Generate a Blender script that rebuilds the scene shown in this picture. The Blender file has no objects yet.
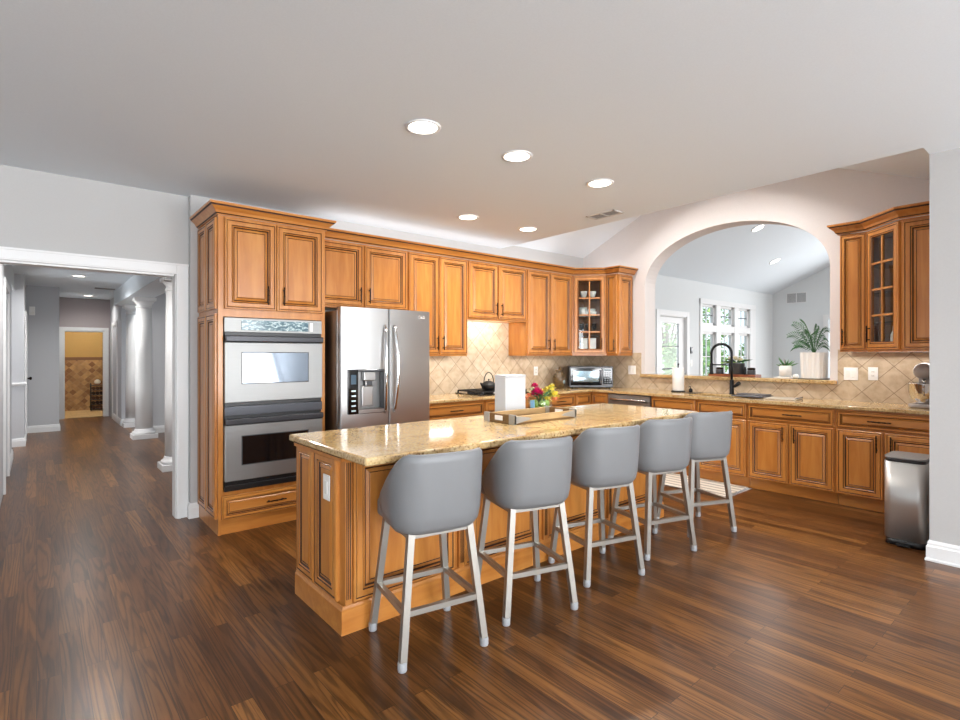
import bpy, bmesh, math, random
from mathutils import Vector, Matrix
PI = math.pi
random.seed(7)
SC = bpy.context.scene
COL = SC.collection
# ------------------------------------------------------------------ camera, world, large lights, exposure
F, V0, YAW, HC = 525.33, 353.47, 0.8697, 1.3806
cd = bpy.data.cameras.new('camera'); cam = bpy.data.objects.new('camera', cd); COL.objects.link(cam)
cd.sensor_width = 36.0; cd.lens = F / 960 * 36.0; cd.shift_y = -(360 - V0) / 960
cd.clip_start = 0.05; cd.clip_end = 200
cam.location = (0, 0, HC); cam.rotation_euler = (PI / 2, 0, YAW - PI / 2)
SC.camera = cam
SC.view_settings.view_transform = 'Standard'; SC.view_settings.look = 'None'
SC.view_settings.exposure = 0.17; SC.view_settings.gamma = 1.0; SC.view_settings.use_curve_mapping = False

W = bpy.data.worlds.new('world'); SC.world = W; W.use_nodes = True
_bg = W.node_tree.nodes['Background']
_bg.inputs['Color'].default_value = (0.80, 0.90, 1.0, 1); _bg.inputs['Strength'].default_value = 1.8

def area(name, loc, rot, sx, sy, power, col=(1, 1, 1), spread=180):
    l = bpy.data.lights.new(name, 'AREA'); l.shape = 'RECTANGLE'; l.size = sx; l.size_y = sy
    l.energy = power; l.color = col; l.spread = math.radians(spread)
    o = bpy.data.objects.new(name, l); o.location = loc; o.rotation_euler = rot; COL.objects.link(o)
    return o
DAY = (0.965, 0.98, 1.0)
# daylight through the family-room windows behind the camera (an area light shines along its local -Z);
# it comes in sky-and-ground mixed, so the windows throw a good part of it up at the ceiling
UP = math.radians(40)
for i, x in enumerate((-2.6, -0.3, 2.0, 3.7)):
    area('window_daylight', (x, -4.90, 1.40), (PI / 2 + UP, 0, 0), 1.5, 2.3, 205, DAY)
for y in (-2.6, 1.6):
    area('window_daylight', (-3.90, y, 1.45), (PI / 2 + UP, 0, -PI / 2), 1.4, 1.9, 20, DAY)
# great room: daylight through its right-hand window, plus added fill from the front
area('window_daylight', (12.9, 1.9, 1.5), (PI / 2 - .1, 0, PI / 2), 2.6, 2.0, 120, (1, 1, 1))
area('window_daylight', (9.8, -3.9, 1.6), (PI / 2 - .15, 0, 0), 4.5, 2.4, 170, (1, 1, 1))  # added fill light; this wall has no window
# unseen fill added in the dining room and foyer to brighten the hall
area('window_daylight', (4.9, 8.0, 1.5), (PI / 2 + .2, 0, PI / 2), 3.4, 2.0, 24, (0.95, 0.98, 1.0))
area('window_daylight', (-2.0, 9.8, 1.4), (PI / 2 + .2, 0, -PI / 2), 1.0, 1.8, 35, (0.95, 0.98, 1.0))
# unseen fill added above and below the wall cabinets and under the hood
area('cabinet_top_light', (3.75, 4.74, 2.45), (PI, 0, 0), 3.4, .16, 4.2, DAY)
area('cabinet_top_light', (5.99, 4.42, 2.45), (PI, 0, 0), .2, .5, .6, DAY)
area('under_cabinet_light', (3.30, 4.80, 1.345), (-.25, 0, 0), .7, .10, 2.2, (1, .985, .96))
area('under_cabinet_light', (5.05, 4.80, 1.345), (-.25, 0, 0), 1.0 * .8, .10, 1.5, (1, .985, .96))
area('under_cabinet_light', (6.02, 1.25, 1.385), (0, .25, 0), .10, .8, 2.0, (1, .985, .96))
area('hood_light', (4.16, 4.62, 1.72), (PI / 2 - .35, 0, 0), .6, .05, 3, (1, .985, .96))
_s = bpy.data.lights.new('sun', 'SUN'); _s.energy = 2.2; _s.angle = 0.1; _s.color = (1, .96, .9)
_so = bpy.data.objects.new('sun', _s); COL.objects.link(_so); _so.rotation_euler = (math.radians(28), math.radians(20), 0)

# ------------------------------------------------------------------ materials
def s2l(c):
    return tuple((v / 255 / 12.92) if v / 255 <= 0.04045 else ((v / 255 + 0.055) / 1.055) ** 2.4 for v in c)
def rgba(c): return (*s2l(c), 1)
def new(name):
    m = bpy.data.materials.new(name); m.use_nodes = True
    nt = m.node_tree; return m, nt, nt.nodes['Principled BSDF']
def node(nt, t, **k):
    n = nt.nodes.new(t)
    for a, b in k.items(): setattr(n, a, b)
    return n
def plain(name, col, rough=0.5, metal=0.0, spec=0.5, bump=0.0, bscale=200, coat=0.0, emit=None, estr=0):
    m, nt, p = new(name)
    p.inputs['Base Color'].default_value = rgba(col); p.inputs['Roughness'].default_value = rough
    p.inputs['Metallic'].default_value = metal; p.inputs['Specular IOR Level'].default_value = spec
    p.inputs['Coat Weight'].default_value = coat
    tc = node(nt, 'ShaderNodeTexCoord'); nz = node(nt, 'ShaderNodeTexNoise'); nz.inputs['Scale'].default_value = bscale
    nt.links.new(tc.outputs['Object'], nz.inputs['Vector'])
    mx = node(nt, 'ShaderNodeMapRange'); mx.inputs['To Min'].default_value = 0.96; mx.inputs['To Max'].default_value = 1.03
    nt.links.new(nz.outputs['Fac'], mx.inputs['Value'])
    mc = node(nt, 'ShaderNodeMix', data_type='RGBA', blend_type='MULTIPLY'); mc.inputs['Factor'].default_value = 1
    mc.inputs[6].default_value = rgba(col); nt.links.new(mx.outputs[0], mc.inputs[7]); nt.links.new(mc.outputs[2], p.inputs['Base Color'])
    if bump:
        b = node(nt, 'ShaderNodeBump'); b.inputs['Strength'].default_value = bump; b.inputs['Distance'].default_value = 0.002
        nt.links.new(nz.outputs['Fac'], b.inputs['Height']); nt.links.new(b.outputs[0], p.inputs['Normal'])
    if emit:
        p.inputs['Emission Color'].default_value = rgba(emit); p.inputs['Emission Strength'].default_value = estr
    return m
def ramp(nt, stops):
    r = node(nt, 'ShaderNodeValToRGB'); e = r.color_ramp.elements
    while len(e) < len(stops): e.new(0.5)
    for el, (p, c) in zip(e, stops): el.position = p; el.color = rgba(c)
    return r
def wood(name, c0, c1, c2, scale=(9, 9, 1.1), rough=0.32, coat=0.25):
    m, nt, p = new(name); L = nt.links.new
    tc = node(nt, 'ShaderNodeTexCoord'); mp = node(nt, 'ShaderNodeMapping'); mp.inputs['Scale'].default_value = scale
    L(tc.outputs['Object'], mp.inputs['Vector'])
    n1 = node(nt, 'ShaderNodeTexNoise'); n1.inputs['Scale'].default_value = 2.2; n1.inputs['Detail'].default_value = 5
    n1.inputs['Distortion'].default_value = 0.6
    L(mp.outputs[0], n1.inputs['Vector'])
    r = ramp(nt, [(0.30, c0), (0.52, c1), (0.75, c2)]); L(n1.outputs['Fac'], r.inputs[0]); L(r.outputs[0], p.inputs['Base Color'])
    p.inputs['Roughness'].default_value = rough; p.inputs['Coat Weight'].default_value = coat; p.inputs['Coat Roughness'].default_value = 0.15
    return m
MAPLE = wood('honey_maple', (178, 110, 46), (190, 123, 56), (200, 137, 67))
MAPLE_H = wood('honey_maple_cross', (178, 110, 46), (190, 123, 56), (200, 137, 67), scale=(1.1, 9, 9))
GLAZE = plain('dark_glaze', (60, 28, 12), 0.5)
def floor_mat():
    m, nt, p = new('oak_strip_floor'); L = nt.links.new
    tc = node(nt, 'ShaderNodeTexCoord'); sep = node(nt, 'ShaderNodeSeparateXYZ'); L(tc.outputs['Object'], sep.inputs[0])
    cmb = node(nt, 'ShaderNodeCombineXYZ'); L(sep.outputs['Y'], cmb.inputs['X']); L(sep.outputs['X'], cmb.inputs['Y'])
    br = node(nt, 'ShaderNodeTexBrick'); br.offset = 0.37; br.offset_frequency = 2; br.squash = 1; L(cmb.outputs[0], br.inputs['Vector'])
    for k, v in dict(Scale=1.0).items(): br.inputs[k].default_value = v
    br.inputs['Brick Width'].default_value = 1.1; br.inputs['Row Height'].default_value = 0.083
    br.inputs['Mortar Size'].default_value = 0.0012; br.inputs['Mortar Smooth'].default_value = 0.3; br.inputs['Bias'].default_value = 0
    br.inputs['Color1'].default_value = (0, 0, 0, 1); br.inputs['Color2'].default_value = (1, 1, 1, 1); br.inputs['Mortar'].default_value = (0.4, 0.4, 0.4, 1)
    # offset the grain by board tone so the boards do not continue each other
    mp = node(nt, 'ShaderNodeMapping'); mp.inputs['Scale'].default_value = (1.3, 17, 1)
    sc = node(nt, 'ShaderNodeVectorMath', operation='SCALE'); sc.inputs['Scale'].default_value = 7.3; L(br.outputs['Color'], sc.inputs[0])
    ad = node(nt, 'ShaderNodeVectorMath', operation='ADD'); L(cmb.outputs[0], ad.inputs[0]); L(sc.outputs[0], ad.inputs[1]); L(ad.outputs[0], mp.inputs['Vector'])
    def noise(scale3, sc_, det, dist, rough=.5):
        q = node(nt, 'ShaderNodeMapping'); q.inputs['Scale'].default_value = scale3; L(ad.outputs[0], q.inputs['Vector'])
        n = node(nt, 'ShaderNodeTexNoise'); n.inputs['Scale'].default_value = sc_; n.inputs['Detail'].default_value = det; n.inputs['Distortion'].default_value = dist; n.inputs['Roughness'].default_value = rough; L(q.outputs[0], n.inputs['Vector']); return n
    g = noise((1.2, 26, 1), 2.0, 6, .8, .6)                 # fine streaks
    low = noise((.50, 10.5, 1), 1.0, 1.5, .2)               # slow field whose contours are the cathedral grain
    mu = node(nt, 'ShaderNodeMath', operation='MULTIPLY'); mu.inputs[1].default_value = 84; L(low.outputs['Fac'], mu.inputs[0])
    si = node(nt, 'ShaderNodeMath', operation='SINE'); L(mu.outputs[0], si.inputs[0])
    fl = noise((14, 260, 1), 1.0, 2, 0)                     # short open pores
    pr = node(nt, 'ShaderNodeMath', operation='MULTIPLY_ADD'); pr.inputs[1].default_value = 1.3; L(fl.outputs['Fac'], pr.inputs[0]); L(si.outputs[0], pr.inputs[2])
    r1 = ramp(nt, [(0.0, (100, 62, 30)), (0.35, (120, 77, 39)), (0.7, (138, 92, 47)), (1.0, (158, 108, 56))]); L(br.outputs['Color'], r1.inputs[0])
    r2 = ramp(nt, [(0.30, (168, 158, 150)), (0.5, (232, 228, 222)), (0.72, (255, 255, 255))]); L(g.outputs['Fac'], r2.inputs[0])
    mr = node(nt, 'ShaderNodeMapRange'); mr.inputs['From Min'].default_value = -.4; mr.inputs['From Max'].default_value = 1.7; L(pr.outputs[0], mr.inputs['Value'])
    r3 = ramp(nt, [(0.0, (255, 255, 255)), (0.60, (240, 236, 230)), (0.86, (120, 102, 86)), (1.0, (92, 76, 62))]); L(mr.outputs[0], r3.inputs[0])
    big = noise((.5, 1.6, 1), 1.0, 3, .3); r4 = ramp(nt, [(0.35, (205, 198, 192)), (0.62, (255, 255, 255))]); L(big.outputs['Fac'], r4.inputs[0])
    m0 = node(nt, 'ShaderNodeMix', data_type='RGBA', blend_type='MULTIPLY'); m0.inputs['Factor'].default_value = 1; L(r1.outputs[0], m0.inputs[6]); L(r4.outputs[0], m0.inputs[7])
    m1 = node(nt, 'ShaderNodeMix', data_type='RGBA', blend_type='MULTIPLY'); m1.inputs['Factor'].default_value = 1; L(m0.outputs[2], m1.inputs[6]); L(r2.outputs[0], m1.inputs[7])
    m2 = node(nt, 'ShaderNodeMix', data_type='RGBA', blend_type='MULTIPLY'); m2.inputs['Factor'].default_value = 0.55; L(m1.outputs[2], m2.inputs[6]); L(r3.outputs[0], m2.inputs[7])
    m3 = node(nt, 'ShaderNodeMix', data_type='RGBA', blend_type='MIX'); L(br.outputs['Fac'], m3.inputs['Factor']); L(m2.outputs[2], m3.inputs[6]); m3.inputs[7].default_value = rgba((48, 30, 20))
    L(m3.outputs[2], p.inputs['Base Color'])
    p.inputs['Specular IOR Level'].default_value = 0.38; rr = node(nt, 'ShaderNodeMapRange'); rr.inputs['To Min'].default_value = 0.20; rr.inputs['To Max'].default_value = 0.36; L(g.outputs['Fac'], rr.inputs['Value']); p.inputs['Roughness'].default_value = .3
    b = node(nt, 'ShaderNodeBump'); b.inputs['Strength'].default_value = 0.04; b.inputs['Distance'].default_value = 0.002; L(g.outputs['Fac'], b.inputs['Height']); L(b.outputs[0], p.inputs['Normal'])
    return m
def granite_mat():
    m, nt, p = new('gold_granite'); L = nt.links.new
    tc = node(nt, 'ShaderNodeTexCoord')
    n1 = node(nt, 'ShaderNodeTexNoise'); n1.inputs['Scale'].default_value = 9; n1.inputs['Detail'].default_value = 9; n1.inputs['Distortion'].default_value = .7; L(tc.outputs['Object'], n1.inputs['Vector'])
    r = ramp(nt, [(0.28, (184, 148, 98)), (0.45, (200, 169, 120)), (0.58, (208, 182, 136)), (0.75, (196, 162, 110))]); L(n1.outputs['Fac'], r.inputs[0])
    n2 = node(nt, 'ShaderNodeTexNoise'); n2.inputs['Scale'].default_value = 70; n2.inputs['Detail'].default_value = 4; L(tc.outputs['Object'], n2.inputs['Vector'])
    r2 = ramp(nt, [(0.32, (128, 106, 78)), (0.41, (226, 216, 200)), (0.60, (255, 255, 255)), (0.80, (255, 250, 240))]); L(n2.outputs['Fac'], r2.inputs[0])
    mx = node(nt, 'ShaderNodeMix', data_type='RGBA', blend_type='MULTIPLY'); mx.inputs['Factor'].default_value = 0.9; L(r.outputs[0], mx.inputs[6]); L(r2.outputs[0], mx.inputs[7]); L(mx.outputs[2], p.inputs['Base Color'])
    p.inputs['Roughness'].default_value = 0.09; p.inputs['Specular IOR Level'].default_value = 0.65
    return m
def tile_mat(name, c0, c1, grout, size=0.15, diag=True, var2=None):
    """square tiles in the UV plane (metres), turned 45 degrees"""
    m, nt, p = new(name); L = nt.links.new
    tc = node(nt, 'ShaderNodeTexCoord'); mp = node(nt, 'ShaderNodeMapping')
    mp.inputs['Rotation'].default_value = (0, 0, PI / 4 if diag else 0); L(tc.outputs['UV'], mp.inputs['Vector'])
    br = node(nt, 'ShaderNodeTexBrick'); br.offset = 0; br.squash = 1; L(mp.outputs[0], br.inputs['Vector'])
    br.inputs['Scale'].default_value = 1; br.inputs['Brick Width'].default_value = size; br.inputs['Row Height'].default_value = size
    br.inputs['Mortar Size'].default_value = 0.0028; br.inputs['Mortar Smooth'].default_value = 0.2; br.inputs['Bias'].default_value = 0
    br.inputs['Color1'].default_value = rgba(c0); br.inputs['Color2'].default_value = rgba(c1); br.inputs['Mortar'].default_value = rgba(grout)
    n = node(nt, 'ShaderNodeTexNoise'); n.inputs['Scale'].default_value = 14; n.inputs['Detail'].default_value = 5; L(tc.outputs['Object'], n.inputs['Vector'])
    r = ramp(nt, [(0.3, (222, 214, 204)), (0.6, (255, 255, 255))]); L(n.outputs['Fac'], r.inputs[0])
    mx = node(nt, 'ShaderNodeMix', data_type='RGBA', blend_type='MULTIPLY'); mx.inputs['Factor'].default_value = 0.8; L(br.outputs['Color'], mx.inputs[6]); L(r.outputs[0], mx.inputs[7]); L(mx.outputs[2], p.inputs['Base Color'])
    p.inputs['Roughness'].default_value = 0.42
    iv = node(nt, 'ShaderNodeMath', operation='SUBTRACT'); iv.inputs[0].default_value = 1; L(br.outputs['Fac'], iv.inputs[1])
    b = node(nt, 'ShaderNodeBump'); b.inputs['Strength'].default_value = 0.5; b.inputs['Distance'].default_value = 0.003; L(iv.outputs[0], b.inputs['Height']); L(b.outputs[0], p.inputs['Normal'])
    return m
def steel_mat(name, col=(196, 196, 196), rough=0.26, stretch=(260, 260, 3), metal=1.0):
    m, nt, p = new(name); L = nt.links.new
    p.inputs['Metallic'].default_value = metal; p.inputs['Base Color'].default_value = rgba(col)
    tc = node(nt, 'ShaderNodeTexCoord'); mp = node(nt, 'ShaderNodeMapping'); mp.inputs['Scale'].default_value = stretch; L(tc.outputs['Object'], mp.inputs['Vector'])
    n = node(nt, 'ShaderNodeTexNoise'); n.inputs['Scale'].default_value = 1; n.inputs['Detail'].default_value = 3; L(mp.outputs[0], n.inputs['Vector'])
    r = node(nt, 'ShaderNodeMapRange'); r.inputs['To Min'].default_value = rough * 0.75; r.inputs['To Max'].default_value = rough * 1.3; L(n.outputs['Fac'], r.inputs['Value']); L(r.outputs[0], p.inputs['Roughness'])
    return m
def glass_mat(name, tint=(246, 247, 246), gloss=0.10):
    m = bpy.data.materials.new(name); m.use_nodes = True; nt = m.node_tree; nt.nodes.clear(); L = nt.links.new
    o = node(nt, 'ShaderNodeOutputMaterial'); t = node(nt, 'ShaderNodeBsdfTransparent'); t.inputs[0].default_value = rgba(tint)
    g = node(nt, 'ShaderNodeBsdfGlossy'); g.inputs['Roughness'].default_value = 0.02
    fr = node(nt, 'ShaderNodeFresnel'); fr.inputs['IOR'].default_value = 1.45
    ad = node(nt, 'ShaderNodeMath', operation='MULTIPLY'); ad.inputs[1].default_value = 1 + gloss; L(fr.outputs[0], ad.inputs[0]); ge = node(nt, 'ShaderNodeNewGeometry'); fb = node(nt, 'ShaderNodeMath', operation='SUBTRACT'); fb.inputs[0].default_value = 1; L(ge.outputs['Backfacing'], fb.inputs[1]); a2 = node(nt, 'ShaderNodeMath', operation='MULTIPLY'); L(ad.outputs[0], a2.inputs[0]); L(fb.outputs[0], a2.inputs[1]); ad = a2
    x = node(nt, 'ShaderNodeMixShader'); L(ad.outputs[0], x.inputs[0]); L(t.outputs[0], x.inputs[1]); L(g.outputs[0], x.inputs[2]); L(x.outputs[0], o.inputs[0])
    return m
FLOOR = floor_mat(); GRANITE = granite_mat()
WALLP = plain('grey_wall_paint', (187, 186, 185), 0.75, bump=0.05, bscale=90)
WALL_LIT = plain('warm_wall_paint', (220, 214, 212), 0.75, bump=0.05, bscale=90)  # same grey wall paint, with the recessed lights' glow mixed into its colour
WALLB = plain('cool_wall_paint', (222, 225, 226), 0.75, bump=0.05, bscale=90)
WALLH = plain('hall_wall_paint', (196, 197, 200), 0.75, bump=0.05, bscale=90)
WALLT = plain('taupe_wall_paint', (170, 160, 160), 0.75, bump=0.05, bscale=90)
WALLY = plain('ochre_wall_paint', (196, 158, 90), 0.7, bump=0.05, bscale=90)
CEIL = plain('ceiling_paint', (228, 236, 242), 0.85, bump=0.04, bscale=120)
TRIM = plain('white_trim_paint', (230, 230, 230), 0.4)
TILE = tile_mat('travertine_tile', (206, 189, 164), (196, 175, 147), (146, 124, 102), 0.178)
TILE2 = tile_mat('harlequin_tile', (206, 164, 104), (138, 92, 50), (180, 150, 110), 0.105)
TILE3 = tile_mat('bath_floor_tile', (206, 176, 124), (196, 164, 112), (170, 140, 100), 0.30, diag=False)
STEEL = steel_mat('brushed_steel', (180, 179, 178), 0.36); STEELD = steel_mat('dark_fridge_steel', (140, 136, 132), 0.36)
STEELH = steel_mat('brushed_steel_horizontal', (150, 150, 149), 0.46, (3, 260, 260), 0.9)
CHROME = plain('chrome', (220, 220, 220), 0.08, 1.0)
BLACKG = plain('black_glass', (14, 15, 17), 0.06, 0, 0.6)
BLACK = plain('black_plastic', (22, 22, 24), 0.35)
DKGREY = plain('dark_grey_plastic', (62, 64, 68), 0.4)
IRON = plain('cast_iron', (28, 27, 27), 0.45, 0.2)
BRONZE = plain('oil_rubbed_bronze', (40, 26, 18), 0.35, 0.8)
MATBLK = plain('matte_black_metal', (24, 25, 27), 0.38, 0.4)
WHITE = plain('white_plastic', (240, 238, 234), 0.35)
PAPER = plain('white_paper', (192, 193, 195), 0.8, bump=0.1)
CERAM = plain('white_ceramic', (240, 238, 232), 0.2)
VINYL = plain('grey_vinyl', (122, 123, 125), 0.42, bump=0.08, bscale=400)
LEGM = plain('champagne_metal', (160, 156, 149), 0.34, 0.7)
FOOT = plain('grey_foot_cap', (160, 162, 166), 0.4)
GLASS = glass_mat('clear_glass'); WINGLASS = glass_mat('window_glass', (250, 252, 252), 0.0)
CANLIT = plain('lit_lens', (255, 250, 240), 0.5, emit=(255, 246, 232), estr=7.0)
LEAF = plain('leaf_green', (62, 108, 60), 0.45); LEAFD = plain('leaf_dark_green', (44, 84, 52), 0.45); LEAFL = plain('leaf_light_green', (150, 184, 84), 0.5)
LEAFO = plain('garden_leaf', (110, 158, 70), 0.6); BARK = plain('bark', (96, 74, 56), 0.8)

# ------------------------------------------------------------------ mesh builder
class MB:
    def __init__(s): s.bm = bmesh.new(); s.mats = []
    def mi(s, m):
        if m not in s.mats: s.mats.append(m)
        return s.mats.index(m)
    def face(s, vs, m, smooth=False):
        try: f = s.bm.faces.new(vs)
        except ValueError: return None
        f.material_index = s.mi(m); f.smooth = smooth; return f
    def poly(s, pts, m, smooth=False): return s.face([s.bm.verts.new(p) for p in pts], m, smooth)
    def box(s, x0, y0, z0, x1, y1, z1, m, bev=0.0, seg=2):
        if x0 > x1: x0, x1 = x1, x0
        if y0 > y1: y0, y1 = y1, y0
        if z0 > z1: z0, z1 = z1, z0
        v = [s.bm.verts.new(p) for p in ((x0, y0, z0), (x1, y0, z0), (x1, y1, z0), (x0, y1, z0), (x0, y0, z1), (x1, y0, z1), (x1, y1, z1), (x0, y1, z1))]
        fs = [s.face([v[i] for i in q], m) for q in ((0, 3, 2, 1), (4, 5, 6, 7), (0, 1, 5, 4), (1, 2, 6, 5), (2, 3, 7, 6), (3, 0, 4, 7))]
        if bev > 0:
            es = list({e for f in fs for e in f.edges})
            bmesh.ops.bevel(s.bm, geom=es, offset=bev, segments=seg, profile=0.5, affect='EDGES', clamp_overlap=True)
        return s
    def prism(s, poly, z0, z1, m, bev=0.0, seg=2):
        lo = [s.bm.verts.new((x, y, z0)) for x, y in poly]; hi = [s.bm.verts.new((x, y, z1)) for x, y in poly]; n = len(poly)
        fs = [s.face(lo[::-1], m), s.face(hi, m)] + [s.face([lo[i], lo[(i + 1) % n], hi[(i + 1) % n], hi[i]], m) for i in range(n)]
        if bev > 0:
            es = list({e for f in fs if f for e in f.edges})
            bmesh.ops.bevel(s.bm, geom=es, offset=bev, segments=seg, profile=0.5, affect='EDGES', clamp_overlap=True)
        return s
    def prism_axis(s, pts, axis, a0, a1, m):
        """polygon in the plane across `axis`, pulled from a0 to a1"""
        def P(p, a):
            return (a, p[0], p[1]) if axis == 'x' else (p[0], a, p[1]) if axis == 'y' else (p[0], p[1], a)
        lo = [s.bm.verts.new(P(p, a0)) for p in pts]; hi = [s.bm.verts.new(P(p, a1)) for p in pts]; n = len(pts)
        s.face(lo[::-1], m); s.face(hi, m)
        for i in range(n): s.face([lo[i], lo[(i + 1) % n], hi[(i + 1) % n], hi[i]], m)
        return s
    def lathe(s, prof, c, m, n=24, smooth=True, axis='z', mat_fn=None):
        rings = []
        for r, h in prof:
            ring = []
            for k in range(n):
                a = 2 * PI * k / n; x, y = r * math.cos(a), r * math.sin(a)
                p = (c[0] + x, c[1] + y, c[2] + h) if axis == 'z' else (c[0] + x, c[1] + h, c[2] + y) if axis == 'y' else (c[0] + h, c[1] + x, c[2] + y)
                ring.append(s.bm.verts.new(p))
            rings.append(ring)
        for i in range(len(rings) - 1):
            mm = mat_fn(i) if mat_fn else m
            for k in range(n): s.face([rings[i][k], rings[i][(k + 1) % n], rings[i + 1][(k + 1) % n], rings[i + 1][k]], mm, smooth)
        if prof[0][0] > 1e-5: s.face(rings[0][::-1], mat_fn(0) if mat_fn else m)
        if prof[-1][0] > 1e-5: s.face(rings[-1], mat_fn(len(prof) - 2) if mat_fn else m)
        return s
    def tube(s, path, r, m, n=10, smooth=True, square=False, closed=False):
        P = [Vector(p) for p in path]; rings = []
        R = r if isinstance(r, (list, tuple)) else [r] * len(P)
        up = Vector((0, 0, 1)); d0 = (P[1] - P[0]).normalized()
        if abs(d0.dot(up)) > 0.95: up = Vector((0, 1, 0))
        u = (up - d0 * up.dot(d0)).normalized()
        N = len(P)
        for i in range(N):
            if closed: d = (P[(i + 1) % N] - P[i - 1]).normalized()
            else: d = (P[min(i + 1, N - 1)] - P[max(i - 1, 0)]).normalized()
            u = (u - d * u.dot(d)).normalized(); w = d.cross(u); ring = []
            for k in range(n):
                a = 2 * PI * k / n + (PI / 4 if square else 0); rr = R[i] * (math.sqrt(2) if square else 1)
                ring.append(s.bm.verts.new(P[i] + u * (math.cos(a) * rr) + w * (math.sin(a) * rr)))
            rings.append(ring)
        for i in range(N if closed else N - 1):
            A, B = rings[i], rings[(i + 1) % N]
            for k in range(n): s.face([A[k], A[(k + 1) % n], B[(k + 1) % n], B[k]], m, smooth and not square)
        if not closed: s.face(rings[0][::-1], m); s.face(rings[-1], m)
        return s
    def sq(s, a, b, r, m): return s.tube([a, b], r, m, n=4, square=True)
    def ball(s, c, r, m, sx=1, sy=1, sz=1, n=12):
        prof = [(max(1e-6, r * math.sin(PI * i / (n // 2 + 2))) if 0 < i < n // 2 + 2 else 1e-6, -r * math.cos(PI * i / (n // 2 + 2)) * sz) for i in range(n // 2 + 3)]
        v0 = len(s.bm.verts); s.lathe(prof, (0, 0, 0), m, n); s.bm.verts.ensure_lookup_table()
        for v in s.bm.verts[v0:]: v.co = Vector((v.co.x * sx + c[0], v.co.y * sy + c[1], v.co.z + c[2]))
        return s
    def sweep(s, path, prof, m, mats=None, closed=False):
        """moulding: path of (x,y) with the outside on the right-hand side; prof of (offset, z)"""
        n = len(path); rings = []
        for i in range(n):
            p = Vector(path[i])
            dirs = []
            if i > 0 or closed: dirs.append((Vector(path[i]) - Vector(path[i - 1])).normalized())
            if i < n - 1 or closed: dirs.append((Vector(path[(i + 1) % n]) - Vector(path[i])).normalized())
            ns = [Vector((d.y, -d.x)) for d in dirs]
            b = sum(ns, Vector((0, 0))).normalized(); k = 1 / max(0.2, b.dot(ns[0]))
            rings.append([s.bm.verts.new((p.x + b.x * o * k, p.y + b.y * o * k, z)) for o, z in prof])
        q = len(prof)
        for i in range(n if closed else n - 1):
            A, B = rings[i], rings[(i + 1) % n]
            for k in range(q): s.face([A[k], B[k], B[(k + 1) % q], A[(k + 1) % q]], (mats[k] if mats else m))
        if not closed: s.face(rings[0], m); s.face(rings[-1][::-1], m)
        return s
    def panel(s, x0, z0, w, h, yb, t, m=None, raised=True, hole=False, gl=None):
        """cabinet door: mitred frame, dark glazed grooves, raised middle; front faces -Y at yb - t"""
        m = m or MAPLE; gl = gl or GLAZE
        k = min(1.0, min(w, h) / 0.30); k = max(k, 0.42); f = yb - t
        R = [(0, yb, m), (0, f + .004, m), (.004, f, m), (.012 * k, f, gl), (.0165 * k, f + .004, m), (.021 * k, f, m), (.048 * k, f, gl), (.053 * k, f + .005, m), (.058 * k, f + .0005, m), (.062 * k, f + .004, gl), (.070 * k, f + .011, m)]
        if hole: R += [(.070 * k, yb, m)]
        elif raised: R += [(.087 * k, f + .004, gl), (.0915 * k, f + .0065, m), (.094 * k, f + .005, m)]
        rings = []
        for i, y, mm in R:
            rings.append([s.bm.verts.new(p) for p in ((x0 + i, y, z0 + i), (x0 + w - i, y, z0 + i), (x0 + w - i, y, z0 + h - i), (x0 + i, y, z0 + h - i))])
        for j in range(len(rings) - 1):
            for q in range(4): s.face([rings[j][q], rings[j][(q + 1) % 4], rings[j + 1][(q + 1) % 4], rings[j + 1][q]], R[j][2])
        if not hole: s.face(rings[-1], m); s.face(rings[0][::-1], m)
        else:
            for q in range(4): s.face([rings[-1][q], rings[-1][(q + 1) % 4], rings[0][(q + 1) % 4], rings[0][q]], m)
        return s
    def xform(s, M): bmesh.ops.transform(s.bm, matrix=M, verts=s.bm.verts); return s
    def build(s, name, parent=None, loc=(0, 0, 0), rot=(0, 0, 0), uv=False, recalc=True):
        if recalc: bmesh.ops.recalc_face_normals(s.bm, faces=s.bm.faces)
        if uv:
            lay = s.bm.loops.layers.uv.new('UVMap')
            for f in s.bm.faces:
                a = max(range(3), key=lambda i: abs(f.normal[i]))
                for l in f.loops:
                    c = l.vert.co; l[lay].uv = (c.y, c.z) if a == 0 else (c.x, c.z) if a == 1 else (c.x, c.y)
        me = bpy.data.meshes.new(name); s.bm.to_mesh(me); s.bm.free()
        for m in s.mats: me.materials.append(m)
        o = bpy.data.objects.new(name, me); COL.objects.link(o)
        if parent: o.parent = parent
        o.location = loc; o.rotation_euler = rot
        return o
def thing(name, label, cat, loc=(0, 0, 0), rz=0, group=None):
    o = bpy.data.objects.new(name, None); o.empty_display_size = 0.1; COL.objects.link(o); o.location = loc; o.rotation_euler = (0, 0, rz)
    return tag(o, label, cat, group)
def tag(o, label, cat, group=None):
    o['label'] = label; o['category'] = cat; o['kind'] = 'thing'
    if group: o['group'] = group
    return o
def struct(mb, name, uv=False):
    o = mb.build(name, uv=uv); o['kind'] = 'structure'; return o
def copy_tree(o, parent=None):
    c = o.copy(); COL.objects.link(c)
    if parent: c.parent = parent
    for ch in list(o.children): copy_tree(ch, c)
    return c
def Box(*a, bev=0, **k): return MB().box(*a, bev=bev, **k)

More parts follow.
